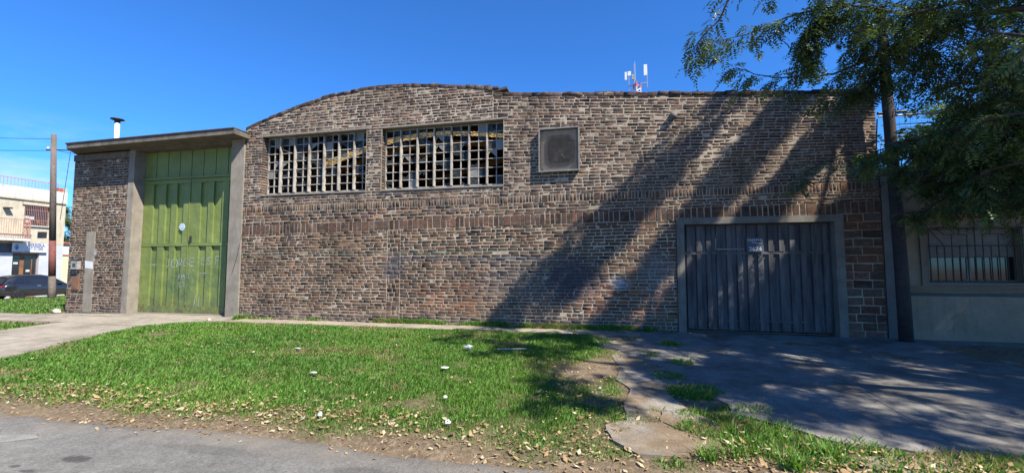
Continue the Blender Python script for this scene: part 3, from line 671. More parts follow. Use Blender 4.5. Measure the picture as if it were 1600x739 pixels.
for k in range(n):
    a, b = 2*math.pi*k/n, 2*math.pi*(k+1)/n
    sq = lambda t, r: (cx+r*max(-1, min(1, 1.18*math.cos(t))), cz+r*1.05*max(-1, min(1, 1.18*math.sin(t))))
    for (ra, rb, ya, yb_) in ((.34, .30, -.05, -.05), (.34, .34, -.05, .02), (.30, .30, -.05, .16)):
        p, q, r_, s_ = sq(a, ra), sq(b, ra), sq(b, rb), sq(a, rb)
        rg.quad((p[0], ya, p[1]), (q[0], ya, q[1]), (r_[0], yb_, r_[1]), (s_[0], yb_, s_[1]))
rg.build('fan_housing', M['dark_steel'], FB)
sp = MB(); nn_ = 28
for k in range(nn_):
    a, b = 2*math.pi*k/nn_, 2*math.pi*(k+1)/nn_
    def sqo(t): q = max(abs(math.cos(t)), abs(math.sin(t))); return (cx+.455*math.cos(t)/q, cz+.495*math.sin(t)/q)
    p, q, r_, s_ = sq(a, .342), sq(b, .342), sqo(b), sqo(a)
    sp.quad((p[0], -.028, p[1]), (q[0], -.028, q[1]), (r_[0], -.014, r_[1]), (s_[0], -.014, s_[1]))
sp.build('mortar_surround', M['core'], FB)
MB().box(-1.5, -.83, .2, .22, 3.72, 4.48).build('fan_back', M['black_in'], FB)
for k in range(5):
    a = 2*math.pi*k/5+.4; ca, sa = math.cos(a), math.sin(a)
    MB().obox((cx+.15*ca, .08, cz+.15*sa), (.11*ca, 0, .11*sa), (-.05*sa, .02, .05*ca), (0, .003, 0)).build('fan_blade', M['black_in'], FB)
MB().tube([(cx, .15, cz), (cx, .04, cz)], .05, 10).build('fan_hub', M['dark_steel'], FB)
# drain stub
MB().tube([(1.36, .1, 4.74), (1.36, -.13, 4.715)], .075, 12).build('drain_stub', M['pier_conc'], WH, True)
# --- concrete portal of the green gate
pt = MB()
MB().box(-14.2, -13.98, -.035, .345, -.2, 4.86).build('concrete_column', M['concrete'], WH)
MB().box(-10.45, -10.03, -.05, .345, -.2, 4.98).build('concrete_column', M['concrete'], WH)
MB().box(-14.2, -10.452, -.03, .32, 4.862, 5.0).build('concrete_beam', M['cornice'], WH)
MB().box(XL-.01, -14.203, -.03, .32, 4.663, 4.86).build('concrete_beam', M['cornice'], WH)
cn = MB()
cn.prism([(-15.98,-.53),(-9.9,-.53),(-9.9,.6),(-17.0,.6)], 4.93, 5.02, 'z')
cn.v = [(x, y, z+(.02*(x+13)/3.)+(.05 if y < 0 and z > 5 else 0)) for x, y, z in cn.v]
cn.build('cornice', M['cornice'], WH)
cn = MB(); cn.prism([(-16.0,-.56),(-9.9,-.56),(-9.9,.6),(-17.05,.6)], 5.075, 5.10, 'z'); cn.v = [(x, y, z+(.02*(x+13)/3.)) for x, y, z in cn.v]; cn.build('roof_felt', M['roofsheet'], WH)
MB().box(XL+.02, -10.05, .33, .5, 4.66, 4.9).build('gatehouse_lintel', M['core'], WH)
# --- green gate
GT = link('steel_gate', None, WH); gx0, gx1, gm_ = -13.98, -10.45, -12.2
RAISED = []  # x-ranges of raised panels
def leaf(xa, xb, spec, side):
    LF = link('gate_leaf', None, GT); k = (xb-xa)/sum(spec)
    MB().box(xa, xb, .285, .30, .02, 3.98).build('backing_sheet', M['gate'], LF)
    x = xa
    for i, s_ in enumerate(spec):
        xe = x+s_*k
        if i % 2 == 0:
            RAISED.append((x, xe))
            for za, zb in ((.215, 1.975), (2.065, 3.86)): MB().box(x+.001, xe-.001, .232, .284, za, zb).build('panel', M['gate'], LF)
        x = xe
    for za, zb, y in ((.02, .212, .225), (1.98, 2.06, .222), (3.865, 3.98, .225)): MB().box(xa+.003, xb-.003, y, .284, za, zb).build('rail', M['gate'], LF)
leaf(gx0+.005, gm_-.006, (95, 60, 60, 55, 52, 65, 63), -1); leaf(gm_+.006, gx1-.005, (90, 68, 46, 78, 56, 72, 20), 1)
MB().box(gm_-.02, gm_+.004, .212, .222, .25, 3.85).build('cover_strip', M['gate'], GT)
MB().box(gx0, gx1, .17, .30, 3.99, 4.05).build('transom', M['gate'], GT)
x = gx0
for k in range(8):
    xe = gx0+(gx1-gx0)*(k+1)/8; MB().box(x+.012, xe-.012, .235, .27, 4.06, 4.855).build('panel', M['gate'], GT); x = xe
MB().box(gx0, gx1, .272, .29, 4.052, 4.858).build('top_sheet', M['gate'], GT)
MB().box(gx0, gx1, .10, .30, -.03, .012).build('threshold', M['concrete'], GT)
def depth_at(x): return .231 if any(a <= x <= b for a, b in RAISED) else .284
def stroke(pts, wdt, name='chalk_mark', mat='chalk'):
    m = MB()
    for p, q in zip(pts[:-1], pts[1:]):
        L_ = math.hypot(q[0]-p[0], q[1]-p[1]); n = max(1, int(L_/.025))
        for i in range(n):
            a = (p[0]+(q[0]-p[0])*i/n, p[1]+(q[1]-p[1])*i/n); b = (p[0]+(q[0]-p[0])*(i+1.05)/n, p[1]+(q[1]-p[1])*(i+1.05)/n)
            dx, dz = (b[0]-a[0])/(L_/n+1e-6), (b[1]-a[1])/(L_/n+1e-6); w_ = wdt*random.uniform(.35, .6); d = min(depth_at(a[0]), depth_at(b[0]))-.002
            m.quad((a[0]-dz*w_, d, a[1]+dx*w_), (a[0]+dz*w_, d, a[1]-dx*w_), (b[0]+dz*w_, d, b[1]-dx*w_), (b[0]-dz*w_, d, b[1]+dx*w_))
    return m
LET = {'J': [[(.2,1),(1,1)],[(.7,1),(.7,.2),(.5,0),(.2,0),(0,.2)]], 'O': [[(.5,1),(.1,.8),(0,.4),(.3,0),(.7,0),(1,.4),(.9,.8),(.5,1)]], 'R': [[(0,0),(0,1),(.7,1),(.9,.75),(.7,.5),(0,.5)],[(.4,.5),(1,0)]],
       'G': [[(.95,.85),(.5,1),(.1,.75),(0,.35),(.35,0),(.85,.1),(.95,.45),(.5,.45)]], 'E': [[(1,1),(0,1),(0,0),(1,0)],[(0,.5),(.8,.5)]], 'B': [[(0,0),(0,1),(.7,1),(.85,.75),(.6,.52),(0,.52)],[(.6,.52),(.95,.25),(.7,0),(0,0)]],
       'S': [[(.95,.9),(.5,1),(.1,.8),(.3,.55),(.8,.45),(.9,.15),(.5,0),(.05,.1)]], 'F': [[(0,0),(0,1),(1,1)],[(0,.5),(.8,.5)]], 'M': [[(0,0),(.1,1),(.5,.4),(.9,1),(1,0)]]}
def join_strokes(sts, wdt, name):
    m = MB()
    for st in sts:
        s_ = stroke(st, wdt); n = len(m.v); m.v += s_.v; m.f += [tuple(n+i for i in f) for f in s_.f]
    m.build(name, M['chalk'], GT)
def write(txt, x, z, h, wd, gap, wdt):
    for ch in txt:
        join_strokes([[(x+p[0]*wd, z+p[1]*h+random.uniform(-.01, .01)) for p in st] for st in LET[ch]], wdt, 'chalk_letter'); x += wd+gap; z += .012
write('JORGE', -13.02, 1.34, .24, .17, .055, .024); write('BSF', -11.75, 1.42, .22, .16, .09, .021)
write('EMR', -12.55, 1.0, .15, .12, .035, .02); write('ES', -12.5, .78, .12, .10, .04, .024)
for a in ([(-13.6,1.42),(-13.42,1.44)], [(-11.85,1.17),(-11.5,1.18)], [(-11.9,.2),(-11.84,.6)], [(-11.8,.12),(-11.78,.5)], [(-12.95,1.9),(-12.9,1.75)]): join_strokes([a], .022, 'chalk_mark')
st = MB(); n = 20; ctr = (-12.46, .2275, 2.55)
st.tube([(ctr[0], .231, ctr[2]), (ctr[0], .2285, ctr[2])], .105, 20); so_ = st.build('round_sticker', M['whiteplastic'], GT)
MB().tube([(ctr[0], .2284, ctr[2]), (ctr[0], .2275, ctr[2])], .078, 20).build('sticker_print', M['sky_blue'], so_)
MB().box(ctr[0]-.055, ctr[0]+.055, .2262, .2272, ctr[2]-.012, ctr[2]+.022).build('sticker_band', M['whiteplastic'], so_)
MB().obox((-12.1, .20, 2.18), (.012, 0, 0), (0, .03, 0), (0, 0, .09)).build('gate_handle', M['dark_steel'], GT)
GT.location.y = .05
# wall boxes at the left end, plaster strip, cables
MB().prism([(-15.74,2.44),(-15.40,2.44),(-15.38,.0),(-15.72,.0)], -.022, .034).build('plaster_strip', M['concrete'], WH)
MB().prism([(-15.73,1.55),(-15.42,1.52),(-15.40,1.30),(-15.71,1.33)], -.026, -.0225).build('painted_patch', M['whiteplastic'], WH)
bx = MB().box(-16.17, -15.91, -.11, .02, 1.29, 1.58).build('meter_box', M['galv'], WH)
MB().box(-16.20, -15.88, -.13, -.0, 1.583, 1.60).build('box_cap', M['dark_steel'], bx); MB().box(-16.10, -15.98, -.114, -.111, 1.36, 1.47).build('meter_glass', M['dglass'], bx)
bx = MB().box(-16.19, -15.92, -.045, .02, .66, 1.06).build('service_cover', M['rust'], WH); MB().box(-16.165, -15.945, -.049, -.046, .69, 1.03).build('cover_plate', M['rust'], bx)
MB().tube([(-10.0, -.03, 2.3), (-10.12, -.07, 1.6), (-10.25, -.065, 1.2)], .006, 5).build('loose_cable', M['wire'], WH)
# flue on the roof
fl = link('roof_flue', None, WH); MB().tube([(-16.55, 1.2, 4.95), (-16.58, 1.2, 6.36)], .075, 12).build('flue_pipe', M['whiteplastic'], fl, True)
MB().lathe([(.02,6.47),(.19,6.44),(.20,6.42),(.08,6.37),(.08,6.30)], -16.58, 1.2, 14).build('flue_cap', M['dark_steel'], fl)
# --- garage door and frame
MB().box(1.37, 1.525, -.045, .3, -.1, 2.44).build('garage_jamb', M['frame_conc'], WH); MB().box(4.40, 4.56, -.045, .3, -.1, 2.44).build('garage_jamb', M['frame_conc'], WH)
MB().box(1.527, 4.398, -.043, .3, 2.295, 2.438).build('garage_lintel', M['frame_conc'], WH)
GD = link('garage_door', None, WH)
MB().box(1.53, 4.395, .175, .19, .02, 2.29).build('backing_sheet', M['garage'], GD)
nr = 14; pwid = (4.39-1.535)/nr
rib_lo = MB().prism([(-.06,.175),(-.045,.125),(.045,.125),(.06,.175)], .0, 1.60, 'z').mesh('rib', M['garage']); rib_hi = MB().prism([(-.06,.175),(-.045,.128),(.045,.128),(.06,.175)], 0, .56, 'z').mesh('rib', M['garage'])
for k in range(nr):
    xx = 1.535+(k+.5)*pwid
    o = link('rib', rib_lo, GD); o.location = (xx, 0, .04+random.uniform(-.015, .02)); o.rotation_euler = (random.uniform(-.006,.006), 0, 0)
    o = link('rib', rib_hi, GD); o.location = (xx+.003, 0, 1.70)
MB().box(1.535, 4.39, .14, .172, 1.645, 1.695).build('door_rail', M['garage'], GD)
MB().box(2.3, 3.95, .118, .123, .215, .245).build('door_rail', M['garage'], GD)
for xx in (2.18, 2.62): MB().tube([(xx, .118, 1.72), (xx+.01, .118, 2.0)], .007, 5).build('latch_bar', M['galv'], GD)
MB().box(2.2, 2.75, .116, .122, 1.745, 1.765).build('latch_bar', M['galv'], GD)
def text_mesh(txt, size, bold=0., name='lettering', extr=.001):
    cu = bpy.data.curves.new(name, 'FONT'); cu.body = txt; cu.size = size; cu.extrude = extr; cu.offset = bold; cu.align_x = 'CENTER'; cu.align_y = 'CENTER'; cu.resolution_u = 3
    o = bpy.data.objects.new(name, cu); COL.objects.link(o); dg = bpy.context.evaluated_depsgraph_get()
    me = bpy.data.meshes.new_from_object(o.evaluated_get(dg)); bpy.data.objects.remove(o); return me
pl = MB().box(2.80, 3.12, .112, .120, 1.70, 2.0).build('number_plate', M['slate'], GD)
me = text_mesh('2674', .125, .002); me.materials.clear(); me.materials.append(M['white']); o = link('house_number', me, pl); o.location = (2.965, .1105, 1.752); o.rotation_euler = (R(90), 0, 0)
bs = MB()
for k in range(7): bs.box(2.82+.04*k, 2.845+.04*k, .1095, .1115, 1.93+random.uniform(-.01,.005), 1.962)
bs.box(2.90, 2.98, .1095, .1115, 1.885, 1.90); bs.box(2.97, 3.09, .1095, .1115, 1.865, 1.878); bs.build('worn_lettering', M['white'], pl)

# ------------------------------------------------------------------ neighbour house on the right
NH = thing('neighbour_house', (8, .3, 0), 'low beige rendered house with grilled window beside the dark pole, shaded by the tree', 'house')
MB().box(5.26, 5.62, .0, .6, -.2, 3.35).build('pilaster', M['pier_conc'], NH)
wx0, wx1, wz0, wz1 = 6.15, 7.66, 1.07, 2.12
wl = MB()
wl.box(5.622, wx0, .3, .55, -.2, 3.42); wl.box(wx1, 13.5, .3, .55, -.2, 3.42); wl.box(wx0+.001, wx1-.001, .3, .55, -.2, wz0); wl.box(wx0+.001, wx1-.001, .3, .55, wz1, 3.42)
wl.build('wall', M['beige'], NH)
MB().box(5.60, 13.5, .552, 9, 3.2, 3.42).build('roof_slab', M['concrete'], NH); MB().box(13.2, 13.5, .56, 9, -.2, 3.19).build('side_wall', M['beige'], NH)
pq = MB(); pq.prism([(.02, -.2), (.298, -.2), (.298, .86), (.02, .81)], 5.64, 13.5); pq.build('plinth', M['beige'], NH, xf=Matrix(((0,1,0,0),(1,0,0,0),(0,0,1,0),(0,0,0,1))))
MB().box(5.64, 13.5, .24, .299, .90, .93).build('ledge', M['tan'], NH); MB().box(5.66, 13.5, .22, .299, .97, 1.0).build('ledge', M['tan'], NH)
for a, b, c_, d_ in ((wx0-.13, wx0, wz0-.06, wz1+.1), (wx1, wx1+.13, wz0-.06, wz1+.1), (wx0+.001, wx1-.001, wz1+.002, wz1+.1), (wx0+.001, wx1-.001, wz0-.06, wz0)): MB().box(a, b, .265, .299, c_, d_).build('window_surround', M['tan'], NH)
MB().box(5.62, 13.5, .05, .298, 2.36, 2.44).build('canopy_ledge', M['beige'], NH)
NW = link('window', None, NH)
sm = MB().prism([(.0,-.024),(-.012,0),(.0,.024),(.008,0)], wx0+.02, wx1-.02).mesh('shutter_slat', M['shutter']); sm.transform(Matrix(((0,1,0,0),(1,0,0,0),(0,0,1,0),(0,0,0,1))))
for k in range(11): o = link('shutter_slat', sm, NW); o.location = (0, .42, wz1-.025-k*.05)
MB().box(wx0+.02, (wx0+wx1)/2-.035, .44, .45, wz0+.05, wz1-.56).build('pane', M['dglass'], NW); MB().box((wx0+wx1)/2+.035, wx1-.02, .44, .45, wz0+.05, wz1-.56).build('pane', M['dglass'], NW)
MB().box((wx0+wx1)/2-.033, (wx0+wx1)/2+.033, .425, .46, wz0+.001, wz1-.565).build('window_frame', M['shutter'], NW); MB().box(wx0+.002, wx1-.002, .42, .46, wz0+.002, wz0+.045).build('window_frame', M['shutter'], NW)
MB().box(wx0+.002, wx1-.002, .47, .5, wz0, wz1).build('dark_backing', M['black_in'], NW)  # black sheet closing the opening behind slats and panes
GR = link('window_grille', None, NH); yb = .235
def gbar(p, q, r=.009): MB().tube([(p[0], yb, p[1]), (q[0], yb, q[1])], r, 6).build('grille_bar', M['dark_steel'], GR)
gxx = np.linspace(wx0, wx1, 13); zs = wz0+.02; zm = wz0+.72; zt = wz1+.02
for k, x in enumerate(gxx): gbar((x, zs), (x, zm if k % 6 else zt))
for z in (zs, zm, zt): gbar((wx0-.02, z), (wx1+.02, z))
for a, b in (((wx0,zt),(gxx[2],zm)), ((wx1,zt),(gxx[10],zm)), ((gxx[2],zt-.13),(gxx[5],zt-.13)), ((gxx[2],zt-.13),(gxx[1],zt)), ((gxx[5],zt-.13),(gxx[5],zm)), ((gxx[3],zm),(gxx[3],zt-.13)), ((gxx[7],zt-.13),(gxx[10],zt-.13)), ((gxx[10],zt-.13),(gxx[11],zt)), ((gxx[7],zt-.13),(gxx[7],zm)), ((gxx[9],zm),(gxx[9],zt-.13)), ((gxx[4],zt),(gxx[4],zt-.13)), ((gxx[8],zt),(gxx[8],zt-.13))): gbar(a, b, .008)
FN = link('roof_fence', None, NH)
for x in (5.72, 7.6, 9.5, 11.4): MB().tube([(x, .5, 3.4), (x, .5, 4.62)], .02, 8).build('fence_post', M['galv'], FN)
MB().tube([(5.55, .5, 4.55), (11.6, .5, 4.60)], .02, 8).build('fence_rail', M['galv'], FN); MB().tube([(5.6, .5, 4.36), (11.6, .5, 4.38)], .009, 6).build('fence_rail', M['wire'], FN)
wm = MB()
for k in range(60): x = 5.72+k*.1; wm.tube([(x, .5, 3.42), (x, .5, 4.5)], .0022, 3, False)
for k in range(11): z = 3.5+k*.1; wm.tube([(5.72, .5, z), (11.6, .5, z)], .0022, 3, False)
wm.build('fence_mesh', M['wire'], FN, kind='stuff')

# ------------------------------------------------------------------ corner shop building on the left
XF = Matrix.Translation((QX, QY+.31, -.049)) @ Matrix(((0, -1, 0, 0), (.57, 0, 0, 0), (0, 0, 1.035, 0), (0, 0, 0, 1)))   # local (u, depth inwards, z)
CB = thing('corner_building', (QX, QY, -.85), 'two-storey corner building with grey shop front, cream upper floor and peeling white parapet', 'building')
def cb(name, mat, *boxes, parent=None):
    m = MB()
    for b in boxes: m.box(*b)
    return m.build(name, M[mat], parent or CB, xf=XF)
for b_ in ((-9, -1.0, 0, .3, 2.80, 5.62), (1.42, 2.9, 0, .3, 2.80, 5.62), (-1., 1.42, 0, .3, 2.80, 4.02), (-1., 1.42, 0, .3, 5.32, 5.62)): cb('upper_wall', 'cream', b_)
cb('shop_wall', 'lgrey', (.62, 2.9, .0, .3, -1, 2.79)); cb('shop_wall', 'lgrey', (-3.0, -1.75, 0, .3, -1, 2.2))
cb('shop_wall', 'slate', (-9, -3.0, .002, .3, -1, 2.2)); cb('shop_band', 'slate', (-9, -1.0, -.02, .28, 2.22, 2.79)); cb('shop_wall', 'lgrey', (-.99, .615, .0, .28, 2.22, 2.79))
cb('parapet', 'peel', (-9, 2.95, -.04, .3, 5.75, 6.45)); cb('parapet_band', 'cream', (-9, 3.0, -.10, .28, 5.63, 5.74))
cb('end_wall', 'cream', (2.6, 2.9, .31, 9, -1, 5.6)); cb('roof_slab', 'peel', (-9, 2.9, .31, 9, 5.55, 5.7)); cb('end_wall', 'peel', (2.62, 2.92, .31, 9, 5.75, 6.4))
for a, b in ((1.6, 1.9), (2.0, 2.25), (2.3, 2.6)): cb('broken_cap', 'tile', (a, b, .0, .25, 6.455, 6.6+.15*random.random()))
cb('broken_cap', 'cream', (2.55, 2.9, -.02, .3, 6.455, 6.75))
W = link('window', None, CB); cb('window_recess', 'inside', (-1, 1.42, .25, .28, 4.02, 5.32), parent=W)
for k in range(5): cb('pane', 'dglass', (-.98+k*.48, -.54+k*.48, .2, .22, 4.05, 5.3), parent=W)
for k, (a, b, z, z2) in enumerate(((-.85,-.45,4.45,4.62),(-.4,0.,4.42,4.6),(-.8,-.3,4.18,4.36),(.3,.5,4.1,4.4),(.6,.95,4.1,4.25))): cb('hung_cloth', ('white','white','white','wood','wood')[k], (a, b, .12, .15, z, z2), parent=W)
cb('window_sill', 'peel', (-1.1, 1.5, -.12, .0, 3.95, 4.015)); cb('window_head', 'cream', (-1.25, 1.5, -.10, -.003, 5.33, 5.48))
for k in range(15): cb('window_bar', 'rail', (-.97+k*.168, -.945+k*.168, -.06, -.04, 4.03, 5.3), parent=W)
cb('window_bar', 'rail', (-1, 1.42, -.065, -.035, 4.35, 4.375), parent=W); cb('window_bar', 'rail', (-1, 1.42, -.065, -.035, 5.0, 5.025), parent=W)
RL = link('roof_railing', None, CB)
for k in range(27): cb('railing_bar', 'rail', (-6+k*.31, -5.975+k*.31, .1, .125, 6.45, 6.95), parent=RL)
cb('railing_bar', 'rail', (-6, 2.4, .09, .135, 6.95, 6.99), parent=RL)
BL = link('balcony', None, CB); cb('balcony_slab', 'peel', (-7, -1.05, -.8, -.02, 2.95, 3.1), parent=BL); cb('balcony_rail', 'rail', (-7, -1.05, -.8, -.76, 4.27, 4.31), parent=BL)
for k in range(30): cb('balcony_bar', 'rail', (-7+k*.2, -6.98+k*.2, -.79, -.77, 3.1, 4.27), parent=BL)
for k in range(6): cb('balcony_bar', 'rail', (-1.1, -1.06, -.75+k*.13, -.73+k*.13, 3.1, 4.3), parent=BL)
cb('awning_stub', 'dark_steel', (-2.9, -2.35, -.35, -.002, 4.95, 5.03))
D = link('shop_door', None, CB); cb('door_leaf', 'wood', (-1.74, .615, .2, .24, -.85, 2.18), parent=D)
for a, b in ((-1.6, -.95), (-.55, .1), (.2, .52)): cb('pane', 'dglass', (a, b, .185, .198, .2, 2.05), parent=D)
cb('notice', 'white', (-1.5, -1.1, .17, .18, 1.5, 1.62), parent=D); cb('notice', 'white', (-.35, -.0, .17, .18, 1.0, 1.14), parent=D)
SG = thing('shop_sign', (QX, QY, 2.3), 'white smithy sign with blue lettering above the shop door', 'sign')
sb = cb('sign_board', 'whiteplastic', (-1.98, 1.12, -.16, -.10, 2.28, 2.86), parent=SG); cb('sign_frame', 'galv', (-2.0, 1.14, -.15, -.095, 2.25, 2.277), parent=SG); cb('sign_frame', 'galv', (-2.0, 1.14, -.15, -.095, 2.863, 2.88), parent=SG)
for txt, sz, u, z, bo in (('HERRERIA', .34, .03, 2.70, .012), ('341-5212806', .24, .03, 2.48, .006), ('PORTONES REJAS TECHOS', .09, .03, 2.335, 0)):
    if sz < .1:
        cb('small_print', 'navy', *[(-.9+k*.17, -.78+k*.17+random.uniform(-.03,.03), -.162, -.1605, 2.33, 2.345) for k in range(11)], parent=SG)['kind'] = 'stuff'; continue
    me = text_mesh(txt, sz, bo); me.materials.clear(); me.materials.append(M['navy']); me.transform(Matrix.Diagonal((1.05, 1, 1, 1)))
    me.transform(Matrix(((1,0,0,u+.1),(0,0,1,-.165),(0,1,0,z),(0,0,0,1)))); me.transform(XF); link('lettering', me, SG)
m = MB(); m.tube([(-1.6,-.16,2.58),(-1.6,-.166,2.58)], .2, 14); m.build('round_emblem', M['sky_blue'], SG, xf=XF); cb('emblem_anvil', 'navy', (-1.72, -1.48, -.172, -.167, 2.53, 2.59), (-1.65, -1.56, -.172, -.167, 2.46, 2.53), (-1.68, -1.52, -.172, -.167, 2.43, 2.46), (-1.63, -1.57, -.172, -.167, 2.62, 2.7), parent=SG)
# low yellow wall, lean-to with tiles and cooling unit further along the side street
YW = thing('yellow_boundary_wall', (-41, 14, -.8), 'pale yellow boundary wall between corner building and brick warehouse', 'wall')
cb('wall_face', 'yellow', (2.95, 12, .1, .3, -1, 2.1), parent=YW); cb('wall_cap', 'tile', (2.95, 12, .05, .35, 2.102, 2.16), parent=YW)
LT = thing('white_annexe', (-42, 16, -.8), 'white annexe with red tile edge behind the yellow wall', 'annexe')
cb('annexe_wall', 'peel', (3.0, 12, 1.5, 6, -1, 2.95), parent=LT); cb('tile_edge', 'tile', (2.98, 12, 1.35, 1.75, 2.955, 3.1), parent=LT)
AC = thing('air_conditioner', (-41, 13, 1.5), 'dark-fronted air conditioner on the white annexe above the yellow wall', 'air conditioner')
cb('casing', 'peel', (3.1, 4.2, .95, 1.4, 2.15, 2.7), parent=AC); m = MB(); m.tube([(3.6,.949,2.42),(3.6,.93,2.42)], .24, 16); m.build('fan_grille', M['dark_steel'], AC, xf=XF); cb('bracket', 'dark_steel', (3.2, 3.25, .95, 1.5, 2.0, 2.149), parent=AC)

# ------------------------------------------------------------------ parked car
CAR = thing('parked_car', (-34.5, 9.6, -.8), 'dark grey hatchback parked in the side street before the smithy', 'car')
CXF = Matrix.Translation((-34.55, 7.55, -.60)) @ Matrix(((0, -1, 0, 0), (1, 0, 0, 0), (0, 0, 1, 0), (0, 0, 0, 1)))
cu0, cw0 = 0., 0.          # rear bumper position along the street, centre line distance from the frontage
def car_build(mb, name, mat, parent=CAR, smooth=False): return mb.build(name, M[mat], parent, smooth, xf=CXF @ Matrix.Translation((cu0, cw0, 0)))
stn = [ # u, half width low, belt z, belt half width, bottom z
 (0.0,.60,.62,.62,.42),(.06,.74,.80,.74,.30),(.25,.82,.93,.80,.26),(.7,.86,.96,.84,.22),(1.4,.87,.94,.85,.2),(2.2,.87,.92,.85,.2),(2.9,.86,.90,.83,.2),(3.3,.84,.84,.80,.22),(3.7,.80,.74,.74,.24),(3.95,.70,.62,.64,.28),(4.05,.5,.5,.5,.36)]
bd = MB(); ns = 12
for u, wl_, zb, wb, z0 in stn:
    ring = [(wb, zb), (wl_+.01, zb-.12), (wl_+.02, zb*.6), (wl_, z0+.1), (wl_-.08, z0)]
    for s_ in (1, -1):
        for p in (ring if s_ == 1 else ring[::-1]): bd.v.append((u, p[0]*s_, p[1]))
k = 10
for i in range(len(stn)-1):
    for j in range(k): a = i*k+j; b = i*k+(j+1) % k; bd.f.append((a, b, b+k, a+k))
bd.f.append(tuple(range(k-1, -1, -1))); bd.f.append(tuple(range((len(stn)-1)*k, len(stn)*k)))
car_build(bd, 'body', 'car', smooth=True)
gh = [(.12,.70,.93,.72),(.42,.58,1.32,.70),(.75,.57,1.43,.74),(1.3,.58,1.47,.78),(1.9,.58,1.46,.79),(2.3,.57,1.38,.78),(3.05,.66,.90,.76)]
rf = MB()
for u, wt, zt_, wb in gh:
    zbelt = .90
    for s_ in (1, -1):
        pr = [(wb, zbelt), ((wb+wt)/2+.03, (zbelt+zt_)/2), (wt, zt_-.05), (wt-.1, zt_)]
        for p in (pr if s_ == 1 else pr[::-1]): rf.v.append((u, p[0]*s_, p[1]))
for i in range(len(gh)-1):
    for j in range(7): a = i*8+j; rf.f.append((a, a+1, a+9, a+8))
rf.f.append(tuple(range(7, -1, -1)))
car_build(rf, 'cabin', 'car', smooth=True)
for s_ in (1, -1):   # side glass
    for pts in ([(.55,.97),(1.02,.97),(1.02,1.34),(.72,1.30)], [(1.08,.97),(1.72,.97),(1.68,1.38),(1.08,1.36)], [(1.80,.97),(2.65,.97),(2.28,1.28),(1.76,1.38)]):
        m = MB(); off = [(p[0], (.765-.145*((p[1]-.9)/.5)+.022)*s_, p[1]) for p in pts]; m.v = off; m.f = [(0,1,2,3)]; car_build(m, 'side_window', 'dglass')
m = MB(); m.quad((.15,-.6,.97),(.15,.6,.97),(.43,.5,1.30),(.43,-.5,1.30)); m.v = [(x-.03, y, z+.01) for x, y, z in m.v]; car_build(m, 'rear_window', 'dglass')
m = MB(); m.quad((2.34,.5,1.36),(2.34,-.5,1.36),(3.0,-.6,.94),(3.0,.6,.94)); m.v = [(x+.02, y, z+.02) for x, y, z in m.v]; car_build(m, 'windscreen', 'dglass')
for s_ in (1, -1):
    m = MB(); m.prism([(.0,.0),(.36,.06),(.33,.16),(.02,.14)], .0, .02); m.v = [(-.005+x+.02, (.79+y*.9-.10*max(0,(.2-x))/.2)*s_, .73+z) for x, y, z in m.v]; car_build(m, 'tail_light', 'tail')
    m = MB(); m.box(-.012, .04, .45*s_-.17, .45*s_+.17, .70, .84); car_build(m, 'tail_light', 'tail')
    for u in (.78, 3.28):
        wheel = link('wheel', None, CAR)
        for nm, prof, mt in (('tyre', [(.20,.0),(.29,.0),(.315,.03),(.315,.17),(.29,.2),(.2,.2)], 'tyre'), ('rim', [(.02,.05),(.2,.035),(.205,.0),(.215,.0),(.215,.1)], 'alloy')):
            m = MB(); m.lathe(prof, 0, 0, 20); m.v = [(u+x, (.90-z)*s_, .315+y) for x, y, z in m.v]; car_build(m, nm, mt, wheel, nm == 'tyre')
        for q in range(8):
            a = q*math.pi/4; m = MB(); m.obox((u+.12*math.cos(a), .902*s_, .315+.12*math.sin(a)), (.085*math.cos(a), 0, .085*math.sin(a)), (-.03*math.sin(a), 0, .03*math.cos(a)), (0, .004, 0)); car_build(m, 'spoke_gap', 'tyre', wheel)
    m = MB(); m.box(1.55, 1.72, .872*s_-.012, .872*s_+.012, .80, .825); car_build(m, 'door_handle', 'alloy'); m = MB(); m.box(2.5, 2.68, .86*s_, 1.0*s_, .93, 1.05) if s_ > 0 else m.box(2.5, 2.68, -1.0, -.86, .93, 1.05); car_build(m, 'wing_mirror', 'car')

# ------------------------------------------------------------------ poles, wires, tower
PL = thing('utility_pole', (-26.3, 5.3, -.3), 'slim weathered wooden utility pole with red lower section by the side street', 'pole')
MB().tube([(-26.325, 5.365, 2.6), (-26.19, 5.05, 7.70)], [.125, .10], 10).build('upper_pole', M['pole_wood'], PL, True)
MB().tube([(-26.37, 5.47, .9), (-26.325, 5.365, 2.6)], [.134, .126], 10).build('red_band', M['pole_red'], PL, True)
MB().tube([(-26.40, 5.555, -.5), (-26.37, 5.47, .9)], [.142, .135], 10).build('lower_pole', M['pole_wood'], PL, True)
MB().tube([(-26.7, 5.1, 7.0), (-25.6, 5.45, 7.0)], .03, 6).build('cross_arm', M['dark_steel'], PL)
for k in (-.45, .45): MB().lathe([(.02,7.0),(.05,7.05),(.05,7.12),(.02,7.16)], -26.2+k, 5.27+.32*k, 8).build('insulator', M['stone'], PL)
MB().box(-26.62, -26.3, 4.95, 5.12, 2.7, 3.0).build('junction_box', M['dark_steel'], PL)
def wire(label, p, q, sag, r=.012, grp='overhead cables at the left pole'):
    pts = [Vector(p).lerp(Vector(q), t)-Vector((0,0,sag*4*t*(1-t))) for t in np.linspace(0, 1, 14)]
    MB().tube(pts, r, 5, False).build('overhead_wire', M['wire'], label=label, cat='cable', group=grp)
wire('upper black cable running left from the pole top', (-26.3,5.25,7.55), (-46,-2,8.6), .4); wire('lower black cable running left from the pole crossarm', (-26.3,5.25,6.98), (-46,-2,7.6), .35)
